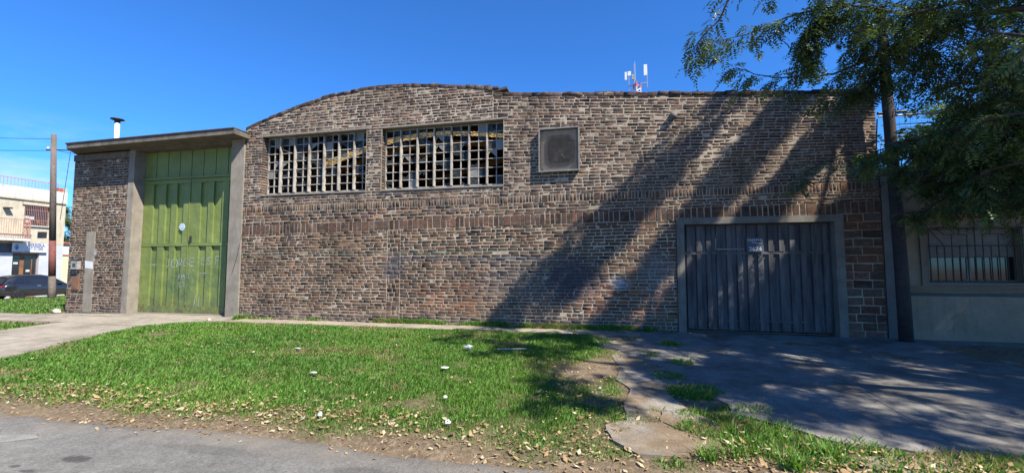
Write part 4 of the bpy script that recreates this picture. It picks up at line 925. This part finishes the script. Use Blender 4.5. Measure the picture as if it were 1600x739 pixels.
wire('black cable from the left pole to the warehouse cornice', (-26.2,5.3,6.98), (-17.0,.6,5.1), .05, .01); wire('looping thin cable hanging down beside the left pole', (-25.65,5.43,6.95), (-25.9,5.35,3.6), -.0, .012)
PR = thing('utility_pole', (5.37, -.28, 0), 'tall dark tarred wooden pole standing at the right end of the brick wall', 'pole')
MB().tube([(5.40,-.26,-.2),(5.38,-.27,1.3),(5.32,-.28,4.2),(5.26,-.3,6.5)], [.112,.106,.095,.088], 12).build('pole_shaft', M['pole_dark'], PR, True)
MB().tube([(5.12,-.3,4.38),(5.62,-.26,4.40)], .03, 8).build('cross_bolt', M['dark_steel'], PR); MB().tube([(5.16,-.2,4.3),(5.14,-.1,3.35)], .012, 5).build('earth_cable', M['wire'], PR)
TW = thing('cell_tower', (3.6, 50.8, 18), 'distant red and white lattice mast with white panel antennas above the parapet', 'tower')
for k in range(28):
    m = MB(); z = 8+k*.66; mt = 'redwhite' if k % 2 else 'white'
    for a in range(3):
        t0 = a*2.094+.4; m.tube([(3.62+.55*math.cos(t0), 50.8+.55*math.sin(t0), z), (3.62+.55*math.cos(t0), 50.8+.55*math.sin(t0), z+.66)], .09, 5)
        t1 = t0+2.094; m.tube([(3.62+.55*math.cos(t0), 50.8+.55*math.sin(t0), z), (3.62+.55*math.cos(t1), 50.8+.55*math.sin(t1), z+.66)], .06, 4)
    m.build('mast_section', M[mt], TW)
for a in range(3):
    t0 = a*2.094+.25; ex, ey = 3.62+1.45*math.cos(t0), 50.8+1.45*math.sin(t0)
    MB().tube([(3.62, 50.8, 26.3), (ex, ey, 26.6)], .05, 5).build('antenna_arm', M['galv'], TW)
    for dz in (.0, ): MB().tube([(ex, ey, 25.9), (ex, ey, 28.6)], .05, 5).build('antenna_pole', M['galv'], TW)
for (px_, pz, hh, ww) in ((4.75, 28.0, .75, .22), (2.15, 27.4, .55, .14), (2.62, 27.7, .3, .22)): MB().box(px_-ww, px_+ww, 50.2, 50.4, pz-hh, pz+hh).build('panel_antenna', M['whiteplastic'], TW)
MB().tube([(3.5, 50.8, 26.2), (3.4, 50.8, 29.6)], .018, 4).build('whip_antenna', M['white'], TW)
MB().box(3.0, 3.3, 50.6, 50.9, 27, 27.7).build('radio_unit', M['galv'], TW)

# ------------------------------------------------------------------ trees
def leaf_cloud(P, D, U, length, pairs, lw, ll, cols):
    """pinnate leaves: P base, D rachis direction, U up vector (n,3). Every leaflet a small diamond"""
    n = len(P); D = D/np.linalg.norm(D, axis=1, keepdims=True); S = np.cross(D, U); S /= np.linalg.norm(S, axis=1, keepdims=True)+1e-9; N = np.cross(S, D)
    vs = []; cs = []
    for k in range(pairs):
        t = (k+.6)/pairs; env = .65+.5*math.sin(math.pi*min(1, t*1.05))
        base = P+D*(length*t)[:, None]-N*(length*.28*t*t)[:, None]
        for s_ in (-1, 1):
            ax = S*s_*.82+D*.45+N*(RNG.uniform(-.55, .15, n))[:, None]; ax /= np.linalg.norm(ax, axis=1, keepdims=True)
            wv = np.cross(ax, N); wv /= np.linalg.norm(wv, axis=1, keepdims=True)+1e-9
            L_ = (ll*env*RNG.uniform(.8, 1.15, n))[:, None]; W_ = lw*env
            vs.append(np.stack([base, base+ax*L_*.45+wv*W_, base+ax*L_, base+ax*L_*.5-wv*W_], 1)); cs.append(cols*RNG.uniform(.8, 1.2, (n, 1)))
    V = np.concatenate(vs).reshape(-1, 3); C = np.repeat(np.concatenate(cs), 4, 0); C = np.concatenate([C, np.ones((len(C), 1))], 1)
    return V, np.arange(len(V)).reshape(-1, 4), C
def twig(p, d, length, step, droop):
    pts = [Vector(p)]; d = Vector(d).normalized(); n = max(3, int(length/step))
    for i in range(n):
        d = (d+Vector((random.uniform(-.16,.16), random.uniform(-.16,.16), random.uniform(-.12,.12)-droop))).normalized(); pts.append(pts[-1]+d*step)
    return pts
class Crown:
    def __init__(s): s.wood = MB(); s.P = []; s.D = []
    def add_twig(s, p, d, length, droop=.10, step=.07, r=.006, wood=True, keep=1.):
        pts = twig(p, d, length, step, droop)
        if wood: s.wood.tube(pts, [r*(1-.7*i/len(pts)) for i in range(len(pts))], 3, False)
        for i in range(1, len(pts)):
            if random.random() > keep: continue
            t = pts[i]-pts[i-1]; side = t.cross(Vector((0,0,1))).normalized()*(1 if i % 2 else -1)
            s.P.append(tuple(pts[i])); s.D.append(tuple(t.normalized()*.5+side*.7+Vector((random.uniform(-.3,.3), random.uniform(-.3,.3), random.uniform(-.45,.15)))))
        return pts
    def clump(s, c, r, n, wood=True, tl=(.35,.8)):
        c = Vector(c)
        for k in range(n):
            d = Vector((random.gauss(0,1), random.gauss(0,1), random.gauss(0,.75))).normalized(); st = c+d*r*random.random()**.6*.75
            s.add_twig(st, d+Vector((0,0,-.15)), random.uniform(*tl), wood=wood)
    def leaves(s, cols, pairs, lw, ll, length, mat, name):
        P = np.array(s.P); D = np.array(s.D); n = len(P); U = np.tile([0., 0, 1], (n, 1))+RNG.normal(0, .35, (n, 3))
        cc = np.array(cols)[RNG.integers(0, len(cols), n)]*RNG.uniform(.75, 1.25, (n, 1))
        return np_mesh(name, *leaf_cloud(P, D, U, RNG.uniform(length*.75, length*1.2, n), pairs, lw, ll, cc)[:2], mat, None) if False else leaf_cloud(P, D, U, RNG.uniform(length*.75, length*1.2, n), pairs, lw, ll, cc)
TREE = thing('street_tree', (8.6, -5.4, -.2), 'large feathery-leaved tree reaching in from the right and shading the garage', 'tree')
tr = MB()
trunk = [(8.6,-5.4,-.4),(8.62,-5.38,.6),(8.5,-5.3,1.8),(8.4,-5.25,3.0)]
tr.tube(trunk, [.34,.27,.24,.23], 12).build('trunk', M['bark'], TREE, True)
cw = Crown()
def limb(pts, r0, r1, mb=cw.wood, sides=7):
    # smooth the polyline
    P = [Vector(p) for p in pts]; out = []
    for i in range(len(P)-1):
        a = P[max(i-1,0)]; b = P[i]; c_ = P[i+1]; d = P[min(i+2, len(P)-1)]
        for t in (0, .25, .5, .75): out.append(.5*((2*b)+(c_-a)*t+(2*a-5*b+4*c_-d)*t*t+(3*b-a-3*c_+d)*t**3))
    out.append(P[-1]); n = len(out); out = [p+Vector((random.uniform(-1,1), random.uniform(-1,1), random.uniform(-1,1)))*.012 for p in out]
    mb.tube(out, [r0+(r1-r0)*i/(n-1) for i in range(n)], sides); return out
fork = (8.4,-5.25,3.0)
mains = [[fork,(7.2,-4.9,4.1),(6.0,-4.5,4.7),(4.66,-4.1,4.88)], [fork,(7.0,-4.2,3.9),(5.6,-3.5,4.6),(4.54,-3.09,4.79)], [fork,(7.4,-4.4,4.6),(6.6,-3.6,6.6),(6.2,-3,8.2)],
         [fork,(7.6,-6,5),(6.4,-6.6,7),(5.8,-6.8,8.4)], [fork,(8.8,-4.4,5),(9,-3.2,7.5),(8.6,-2.4,9)], [fork,(9.4,-6,5.4),(10.2,-6.6,7.6)], [fork,(8.1,-5.3,6),(7.6,-5,9.6)], [fork,(7.2,-4.3,3.2),(6.0,-3.8,3.3),(4.82,-3.4,3.3)], [fork,(6.9,-4.4,2.9),(5.8,-3.8,2.8),(5.02,-2.9,2.7)]]
for i, m_ in enumerate(mains): limb(m_, .035 if i > 6 else .12 if i > 1 else .10, .014 if i > 6 else .03)
br = {'b1': [(4.66,-4.1,4.88),(3.48,-3.97,5.01),(2.4,-4.02,5.06),(1.63,-4.09,4.95),(1.44,-4.01,4.68),(1.21,-3.94,4.47),(1.12,-3.85,4.33)],
 'b2': [(4.6,-3.7,4.75),(3.9,-3.45,4.76),(3.26,-3.4,4.97),(2.52,-3.46,4.89),(2.03,-3.46,4.72),(1.47,-3.48,4.64)],
 'b3': [(4.54,-3.09,4.79),(4.11,-2.77,4.64),(3.66,-2.65,4.45),(3.24,-2.64,4.32),(2.62,-2.88,4.24),(2.21,-3.08,4.23),(1.81,-3.28,4.31)],
 'b4': [(3.26,-3.4,4.97),(2.87,-3.38,4.85),(2.76,-3.29,4.63),(2.66,-3.29,4.31)],
 'b5': [(4.11,-2.77,4.64),(4.07,-2.36,4.44),(3.78,-2.2,4.17),(3.12,-2.25,4.16)],
 'b6': [(4.82,-3.4,3.3),(4.69,-2.95,3.29),(4.52,-2.48,3.31),(4.21,-2.44,3.24),(3.95,-2.29,3.15)],
 'b7': [(4.82,-2.51,3.23),(4.72,-1.5,3.19),(4.3,-1.0,3.45),(3.75,-.81,3.26),(3.49,-.74,3.0)],
 'b8': [(5.02,-2.9,2.7),(5.02,-2.63,2.63),(5.06,-1.78,2.38),(4.96,-1.49,2.26)],
 'b9': [(4.44,-4.59,3.74),(4.47,-3.79,4.24),(4.54,-3.09,4.79)]}
for nm, pts in br.items():
    out = limb(pts, .026 if nm != 'b4' else .012, .004, sides=5); n = len(out)
    for i, p in enumerate(out):
        f = i/n
        if nm in ('b1',) and 4 < p.x: f = 0
        dens = {'b1': 1.2, 'b2': 2.6, 'b3': 1.5, 'b4': 4, 'b5': 3, 'b6': 2.4, 'b7': 1.6, 'b8': 3, 'b9': 2}[nm]
        if nm == 'b1' and .45 < f < .75: dens = .35
        if nm == 'b3' and .35 < f < .6: dens = .5
        k = int(dens)+(random.random() < dens % 1)
        t = (out[min(i+1, n-1)]-out[max(i-1, 0)]).normalized()
        for q in range(k): cw.add_twig(p, t*.7+Vector((random.gauss(0,.6), random.gauss(0,.6), random.gauss(-.25,.45))), random.uniform(.14, .42) if f > .3 else random.uniform(.25, .6), .12, r=.004)
# visible leaf masses of the lower crown
for c_, r_, n_, t_ in [((3.0,-3.6,5.25),.25,10,.4),((3.3,-3.0,5.15),.3,13,.45),((3.7,-2.9,5.05),.32,18,.45),((4.0,-2.7,4.75),.3,22,.42),((3.85,-2.35,4.35),.2,16,.35),((4.25,-2.9,5.2),.45,22,.7),((4.35,-2.5,4.3),.3,18,.45),((4.5,-3.2,5.2),.45,18,.7),((4.9,-2.6,5.2),.5,22,.8),((4.7,-3.0,4.6),.4,16,.7),
                   ((4.75,-2.5,3.95),.28,14,.45),((5.2,-2.2,4.8),.5,20,.8),((5.0,-3.2,4.25),.45,20,.7),((5.3,-2.4,4.1),.45,22,.8),((5.05,-2.9,3.75),.35,18,.6),((5.4,-2.6,3.5),.5,30,.8),((5.0,-2.3,3.1),.35,22,.55),((5.3,-1.6,3.2),.45,22,.6),((5.7,-1.8,3.0),.5,30,.8),((4.95,-1.8,2.95),.3,16,.5),
                   ((5.4,-2.2,2.75),.45,30,.65),((5.7,-2.4,3.0),.5,30,.8),((5.5,-1.5,2.6),.35,24,.55),((5.4,-2.7,2.5),.3,20,.5),((6.0,-1.4,2.8),.45,28,.6),((5.9,-2.0,2.55),.35,22,.55),((6.4,-1.6,3.2),.5,26,.8),((6.2,-2.4,3.8),.6,30,.8),((6.2,-2.4,4.7),.6,24,.8),((5.9,-3.0,5.3),.6,24,.8),((4.3,-1.9,3.1),.15,6,.3),((6.8,-1.2,2.65),.45,24,.6),((7,-1.6,3.4),.6,26,.8),((7.2,-1.4,4.4),.6,24,.8)]:
    cw.clump(c_, r_, n_, tl=(t_*.45, t_))
near_n = len(cw.P)
far = Crown()
# upper crown, mostly above the picture: boughs set and gapped for the dappled shade they throw
rnd = random.Random(5); k = kw_ = 0
def bough(c_, d, L_, tl):
    pt = c_-d*L_*.5
    far.wood.tube([tuple(pt), tuple(c_+Vector((0,0,.06))), tuple(c_+d*L_*.5)], [.022, .015, .005], 4, False)
    for q in range(int(L_/.085)):
        pt = pt+d*.085; far.add_twig(pt, Vector((rnd.gauss(0,.5), rnd.gauss(0,.5), rnd.gauss(-.2,.4)))+d*.5, rnd.uniform(*tl), wood=False)
while k < 320 or kw_ < 430:
    p = Vector((rnd.gauss(0,1), rnd.gauss(0,1), rnd.gauss(0,1))).normalized()*rnd.random()**.33
    c_ = Vector((10.0+6.4*p.x, -5.3+4.6*p.y, 8.0+3.4*p.z))
    if c_.y > -1.2 or c_.y < -9.2: continue
    if c_.z > 2.1*abs(c_.y)-.3:      # the side over the wall: thin sprays aligned to streak it with shade
        xw = c_.x-1.7*abs(c_.y); zw = c_.z-2.1*abs(c_.y); uu = (2.1*xw-1.7*zw)/2.7
        if kw_ >= 430 or float(vnoise(uu*4.2, 3.3, 5)) < .36: continue
        if xw < -2.6 or rnd.random() > (.10+.90*float(sstep(-1.4, 2.6, xw)) if xw < 5.6 else .55): continue
        kw_ += 1; d = Vector((rnd.gauss(0,.10), -1, rnd.gauss(0,.10))).normalized(); bough(c_, d, rnd.uniform(.8, 1.8), (.07, .18))
    else:
        if k >= 320: continue
        xg = c_.x-.81*c_.z; yg = c_.y+c_.z/2.1
        if xg < .5 and rnd.random() < .85: continue
        if float(vnoise(xg*1.4, yg*2.4, 9)) < .36: continue
        if yg < -4.9 and xg < 2.4: continue  # leaves out boughs that would shade the front corner
        k += 1; d = Vector((rnd.gauss(0,1), rnd.gauss(0,1), rnd.gauss(0,.35))).normalized(); bough(c_, d, rnd.uniform(.7, 1.7), (.10, .26))
cw.wood.f += [tuple(i_+len(cw.wood.v) for i_ in f_) for f_ in far.wood.f]; cw.wood.v += far.wood.v
GREEN = [(.06,.10,.034),(.08,.12,.038),(.05,.088,.032),(.10,.145,.042),(.065,.095,.048)]
V1, F1, C1 = cw.leaves(GREEN, 6, .0135, .075, .21, M['leaf'], 'crown'); V2, F2, C2 = far.leaves(GREEN, 4, .026, .105, .26, M['leaf'], 'crown')
link('crown', np_mesh('crown', np.concatenate([V1, V2]), np.concatenate([F1, F2+len(V1)]), M['leaf'], np.concatenate([C1, C2])), TREE, kind='stuff')
for c_ in []: pass
cw.wood.build('branches', M['bark'], TREE, True)
print('LEAVES', len(cw.P), len(far.P))
def back_tree(loc, h, rad, n, label, cols):
    T = thing('background_tree', loc, label, 'tree', 'trees behind the buildings'); x, y, z = loc
    mb = MB(); mb.tube([(x,y,z),(x+.1,y,z+h*.3),(x,y+.1,z+h*.6)], [.22,.16,.08], 8)
    for k in range(6):
        a = k*1.05; mb.tube([(x,y,z+h*.4),(x+rad*.4*math.cos(a),y+rad*.4*math.sin(a),z+h*.62),(x+rad*.7*math.cos(a),y+rad*.7*math.sin(a),z+h*.75)], [.08,.05,.02], 5)
    mb.build('trunk', M['bark'], T, True)
    c_ = Crown(); q = 0
    while q < n:
        p = Vector((random.gauss(0,1), random.gauss(0,1), random.gauss(0,1))).normalized()*random.uniform(.45, 1)
        o = Vector((x+rad*p.x, y+rad*p.y, z+h*.68+h*.34*p.z)); c_.clump(o, rad*.24, 8, wood=False, tl=(.4,.9)); q += 1
    V_, F_, CC = c_.leaves(cols, 3, .04, .15, .35, M['leaf'], 'crown'); link('crown', np_mesh('crown', V_, F_, M['leaf'], CC), T, kind='stuff')
back_tree((10.5, 3.5, -.1), 7.2, 2.3, 60, 'sunlit green tree rising behind the beige house at the right edge', [(.09,.14,.035),(.07,.12,.03),(.11,.16,.04)])
back_tree((-61, 27, -.9), 9.5, 3.4, 60, 'small green tree seen between the left pole and the warehouse', [(.08,.13,.035),(.06,.10,.03)])

# ------------------------------------------------------------------ grass, leaves, litter
def blades(n, bx, mask, h0, h1, seed, width=.0045, density_fall=True):
    rg_ = np.random.default_rng(seed); x = rg_.uniform(bx[0], bx[1], n); y = rg_.uniform(bx[2], bx[3], n)
    k = mask(x, y); d = np.hypot(x-0, y+10.08); pr = k*(np.clip(6.5/d, .22, 1) if density_fall else 1); keep = rg_.random(n) < pr; x, y, k, d = x[keep], y[keep], k[keep], d[keep]; n = len(x)
    tuft = fbm(x*3.5, y*3.5, 91); h = rg_.uniform(h0, h1, n)*(.55+.9*tuft)*(.5+.5*k); wd = width*rg_.uniform(.7, 1.3, n)*np.clip(d/6, 1, 2.6)
    a = rg_.uniform(0, 2*np.pi, n); lean = rg_.uniform(.15, 1.0, n)*h; lx_, ly_ = np.cos(a)*lean, np.sin(a)*lean; px_, py_ = -np.sin(a)*wd, np.cos(a)*wd
    z = gz(x, y)-.004
    V = np.stack([np.stack([x-px_, y-py_, z], 1), np.stack([x+px_, y+py_, z], 1), np.stack([x+px_*.8+lx_*.4, y+py_*.8+ly_*.4, z+h*.62], 1), np.stack([x+lx_, y+ly_, z+h], 1)], 1).reshape(-1, 3)
    tone = fbm(x*.7, y*.7, 95)[:, None]; dry = (rg_.random((n, 1)) < (.03+.38*(1-k[:, None])**1.3+.5*sstep(.60,.74,fbm(x*1.1+5, y*1.9, 97))[:, None]))
    c = (np.array([[.06,.155,.02]])*(1-tone)+np.array([[.135,.255,.034]])*tone)*rg_.uniform(.7, 1.3, (n, 1)); c = np.where(dry, np.array([[.26,.215,.095]])*rg_.uniform(.7, 1.2, (n, 1)), c)
    C = np.repeat(np.concatenate([c, np.ones((n, 1))], 1), 4, 0)
    return V, np.arange(len(V)).reshape(-1, 4), C
parts_ = [blades(330000, (-11.6, 1.2, -6.7, -.6), lawn, .025, .065, 1), blades(60000, (.3, 7, -6.6, -1.0), lambda x, y: lawn(x, y)*(x > .4), .04, .10, 2), blades(110000, (-32, -13.5, -6.4, 9), lawn, .03, .07, 3, .007)]
off = 0; VV = []; FF = []; CC = []
for v_, f_, c_ in parts_: VV.append(v_); FF.append(f_+off); CC.append(c_); off += len(v_)
link('lawn_grass', np_mesh('lawn_grass', np.concatenate(VV), np.concatenate(FF), M['grass'], np.concatenate(CC)), label='short bright green grass of the verge lawn', cat='grass', kind='stuff')
print('BLADES', off//4)
wmask = lambda x, y: sstep(.34, .52, fbm(x*1.3, y*3, 55))*sstep(-.2, -.08, y)*((x > -10)&(x < 1.3))
v_, f_, c_ = blades(40000, (-10.2, 1.3, -.2, -.01), wmask, .05, .16, 9, .006); c_[:, :3] *= np.array([1.25, 1.2, 1.3])
jm = lambda x, y: (np.abs(x+12.0-.1*((-y)/1.5)) < .05)*.5+(np.abs(y+1.7) < .04)*.4
link('wall_weeds', np_mesh('wall_weeds', v_, f_, M['grass'], c_), label='pale green weeds growing along the foot of the brick wall', cat='weeds', kind='stuff')
def tuft_at(name, label, x, y, n, h, wd, grp):
    rg_ = np.random.default_rng(int(abs(x*100)+abs(y*10))); a = rg_.uniform(0, 2*np.pi, n); h_ = h*rg_.uniform(.5, 1.1, n); le = h_*rg_.uniform(.3, 1., n); ox = rg_.normal(0, .05, n); oy = rg_.normal(0, .04, n); z0 = gzf(x, y)-.01
    rows = []
    for t, wf in ((0, 1), (.4, .9), (.75, .6), (1, .08)):
        cx = x+ox+np.cos(a)*le*t**1.6; cy = y+oy+np.sin(a)*le*t**1.6; cz = z0+h_*(t-.18*t*t); px_, py_ = -np.sin(a)*wd*wf, np.cos(a)*wd*wf
        rows.append(np.stack([np.stack([cx-px_, cy-py_, cz], 1), np.stack([cx+px_, cy+py_, cz], 1)], 1))
    V = np.stack(rows, 1).reshape(-1, 3); F = []
    for i in range(n):
        b = i*8
        for q in range(3): F.append((b+q*2, b+q*2+1, b+q*2+3, b+q*2+2))
    c = np.array([[.10,.19,.03]])*rg_.uniform(.7, 1.5, (n, 1)); C = np.repeat(np.concatenate([c, np.ones((n, 1))], 1), 8, 0)
    link(name, np_mesh(name, V, F, M['grass'], C), label=label, cat='weed', group=grp)
for lab, x, y, n, h in (('tall grassy weed at the near edge of the broken path slab', .78, -6.02, 60, .20), ('small grassy weed right of the broken path slab', 1.02, -5.92, 45, .22), ('spiky grassy weed by the road in front of the garage drive', 1.42, -6.05, 70, .20), ('bushy grass tuft at the shaded drive corner', 1.75, -5.75, 60, .17)):
    tuft_at('grass_tuft', lab, x, y, n, h, .006, 'taller weeds near the road')
tuft_at('leafy_weed', 'leafy green weed against the brick wall left of the garage', .75, -.12, 90, .2, .012, None); tuft_at('leafy_weed', 'leafy green weed against the brick wall below the fan', -1.9, -.1, 70, .2, .01, None)
tuft_at('leafy_weed', 'pale weed growing in the drive crack before the garage jamb', 1.0, -1.45, 70, .14, .009, None); tuft_at('leafy_weed', 'weed clump at the foot of the right gate column', -9.85, -.25, 90, .2, .01, None)
# fallen leaves
def litter(n, seed):
    rg_ = np.random.default_rng(seed); P = []
    while len(P) < n:
        u = rg_.random()
        if u < .62: x = rg_.uniform(-9.5, 1.2); y = -5.98+rg_.normal(0, .24)+.12*math.sin(x*1.7); ok = rg_.random() < .25+.75*float(fbm(x*1.1, y*1.3, 60))*(1.25 if x < -2 else .8)
        elif u < .74: x = rg_.uniform(-9.5, .3); y = rg_.uniform(-6, -1.2); ok = rg_.random() < .5
        elif u < .92: x = rg_.uniform(.9, 4.2); y = rg_.normal(-6.0, .22); ok = True
        else: x = rg_.uniform(-.9, .9); y = rg_.uniform(-6.4, -3); ok = True
        if ok: P.append((x, y))
    P = np.array(P); x, y = P[:, 0], P[:, 1]; z = np.maximum(gz(x, y), np.where(y < -6.4, -.262, -9))+lawn(x, y)*rg_.uniform(.012, .05, n)+.008
    s_ = np.clip(rg_.lognormal(-4.1, .38, n), .007, .032)*np.where(rg_.random(n) < .12, 1.5, 1); a = rg_.uniform(0, 2*np.pi, n); tl = rg_.uniform(-.5, .5, n); cu_ = rg_.uniform(.1, .6, n)
    ax = np.stack([np.cos(a), np.sin(a), tl], 1); bx_ = np.stack([-np.sin(a), np.cos(a), rg_.uniform(-.4, .4, n)], 1); up = np.array([[0, 0, 1.]]); c0 = np.stack([x, y, z], 1); S = s_[:, None]
    V = np.stack([c0-ax*S+up*S*cu_[:, None]*.6, c0-bx_*S*.55+up*S*.1, c0+ax*S*.2-bx_*S*.5, c0+ax*S*1.1+up*S*cu_[:, None], c0+ax*S*.2+bx_*S*.5+up*S*.25, c0-bx_*-S*.55+up*S*cu_[:, None]*.5], 1).reshape(-1, 3)
    F = []; 
    for i in range(n): F += [(6*i, 6*i+1, 6*i+2, 6*i+3), (6*i, 6*i+3, 6*i+4, 6*i+5)]
    pal = np.array([(.38,.28,.15),(.43,.335,.20),(.32,.20,.095),(.46,.38,.25),(.28,.175,.085),(.36,.235,.11),(.22,.14,.08)]); c = pal[rg_.integers(0, len(pal), n)]*rg_.uniform(.75, 1.15, (n, 1)); return V, F, np.repeat(np.concatenate([c, np.ones((n, 1))], 1), 6, 0)
v_, f_, c_ = litter(4300, 12); link('fallen_leaves', np_mesh('fallen_leaves', v_, f_, M['dryleaf'], c_), label='dry tan leaves scattered along the road edge', cat='leaves', kind='stuff')
# twigs and straw in the dirt strip
tw = MB()
for k in range(420):
    x = random.uniform(-9, 4); y = random.gauss(-6.28, .14); a = random.uniform(0, 3.1); l = random.uniform(.02, .09); z = max(gzf(x, y), -.262 if y < -6.4 else -9)+.006
    tw.tube([(x, y, z), (x+math.cos(a)*l*.5, y+math.sin(a)*l*.5, z+.008), (x+math.cos(a)*l, y+math.sin(a)*l, z)], .0022, 3, False)
tw.build('twig_litter', simple('dry_straw', (.34, .25, .15), .95, var=.5, sc=30, bump=0), kind='stuff')
# single pieces of rubbish
def crumple(name, label, cat, x, y, sx, sy, sz, mat, seed, dz=.03, grp=None):
    rnd = random.Random(seed); nu, nv = 10, 7; m = MB()
    for j in range(nv+1):
        for i in range(nu):
            a = 2*math.pi*i/nu; b = math.pi*j/nv-math.pi/2; k = rnd.uniform(.6, 1.15)
            m.v.append((x+sx*k*math.cos(a)*math.cos(b), y+sy*k*math.sin(a)*math.cos(b), gzf(x, y)+dz+sz*k*math.sin(b)))
    for j in range(nv):
        for i in range(nu): a = j*nu+i; b = j*nu+(i+1) % nu; m.f.append((a, b, b+nu, a+nu))
    m.build(name, M[mat], label=label, cat=cat, group=grp)
M['paperscrap'] = simple('dirty_paper', (.44, .43, .40), .85, var=.3, sc=40)
M['bag'] = simple('pale_plastic_bag', (.34, .37, .35), .4, var=.2, sc=30)
crumple('plastic_bag', 'crumpled grey-green plastic bag in the grass below the fan', 'bag', -2.52, -2.6, 0.082, 0.048, 0.048, 'bag', 1, .07)
crumple('plastic_bag', 'flattened white plastic bag in the middle of the lawn', 'bag', -2.44, -3.92, 0.068, 0.041, 0.017, 'paperscrap', 2, .06)
crumple('crumpled_paper', 'long white crumpled paper on the left half of the lawn', 'paper', -4.18, -4.56, 0.061, 0.034, 0.014, 'paperscrap', 3, .06)
crumple('crumpled_paper', 'white crumpled paper in the leaf litter near the road', 'paper', -3.06, -5.91, 0.027, 0.024, 0.034, 'paperscrap', 4, .05)
crumple('crumpled_paper', 'round white paper ball near the road edge', 'paper', -1.65, -5.83, 0.034, 0.031, 0.027, 'paperscrap', 5, .05)
crumple('crumpled_paper', 'small white paper ball higher in the grass', 'paper', -1.95, -5.14, 0.029, 0.024, 0.020, 'paperscrap', 6, .06)
crumple('paper_scrap', 'bluish scrap of paper near the yellowed grass patch', 'paper', -5.55, -3.2, 0.068, 0.034, 0.014, 'bag', 7, .05)
crumple('rubble_stone', 'pale stone at the foot of the right gate column', 'stone', -10.12, -.12, 0.048, 0.041, 0.041, 'stone', 8, .04); crumple('rubble_stone', 'brown brick fragment on the lawn edge before the gate', 'stone', -10.2, -.75, .06, .05, .05, 'stone', 9, .05)
crumple('rubble_stone', 'white rubble piece at the left foot of the warehouse corner', 'stone', -16.6, -.12, .16, .12, .1, 'stone', 10, .05); crumple('crumpled_paper', 'tiny white scrap on the shaded bare soil', 'paper', -.18, -4.35, 0.020, 0.020, 0.014, 'paperscrap', 11, .03)
MB().tube([(-2.0,-2.55,gzf(-2,-2.55)+.05),(-1.5,-2.45,gzf(-1.5,-2.45)+.055)], .012, 6).build('fallen_stick', M['stone'], label='pale fallen stick in the grass right of the plastic bag', cat='stick')
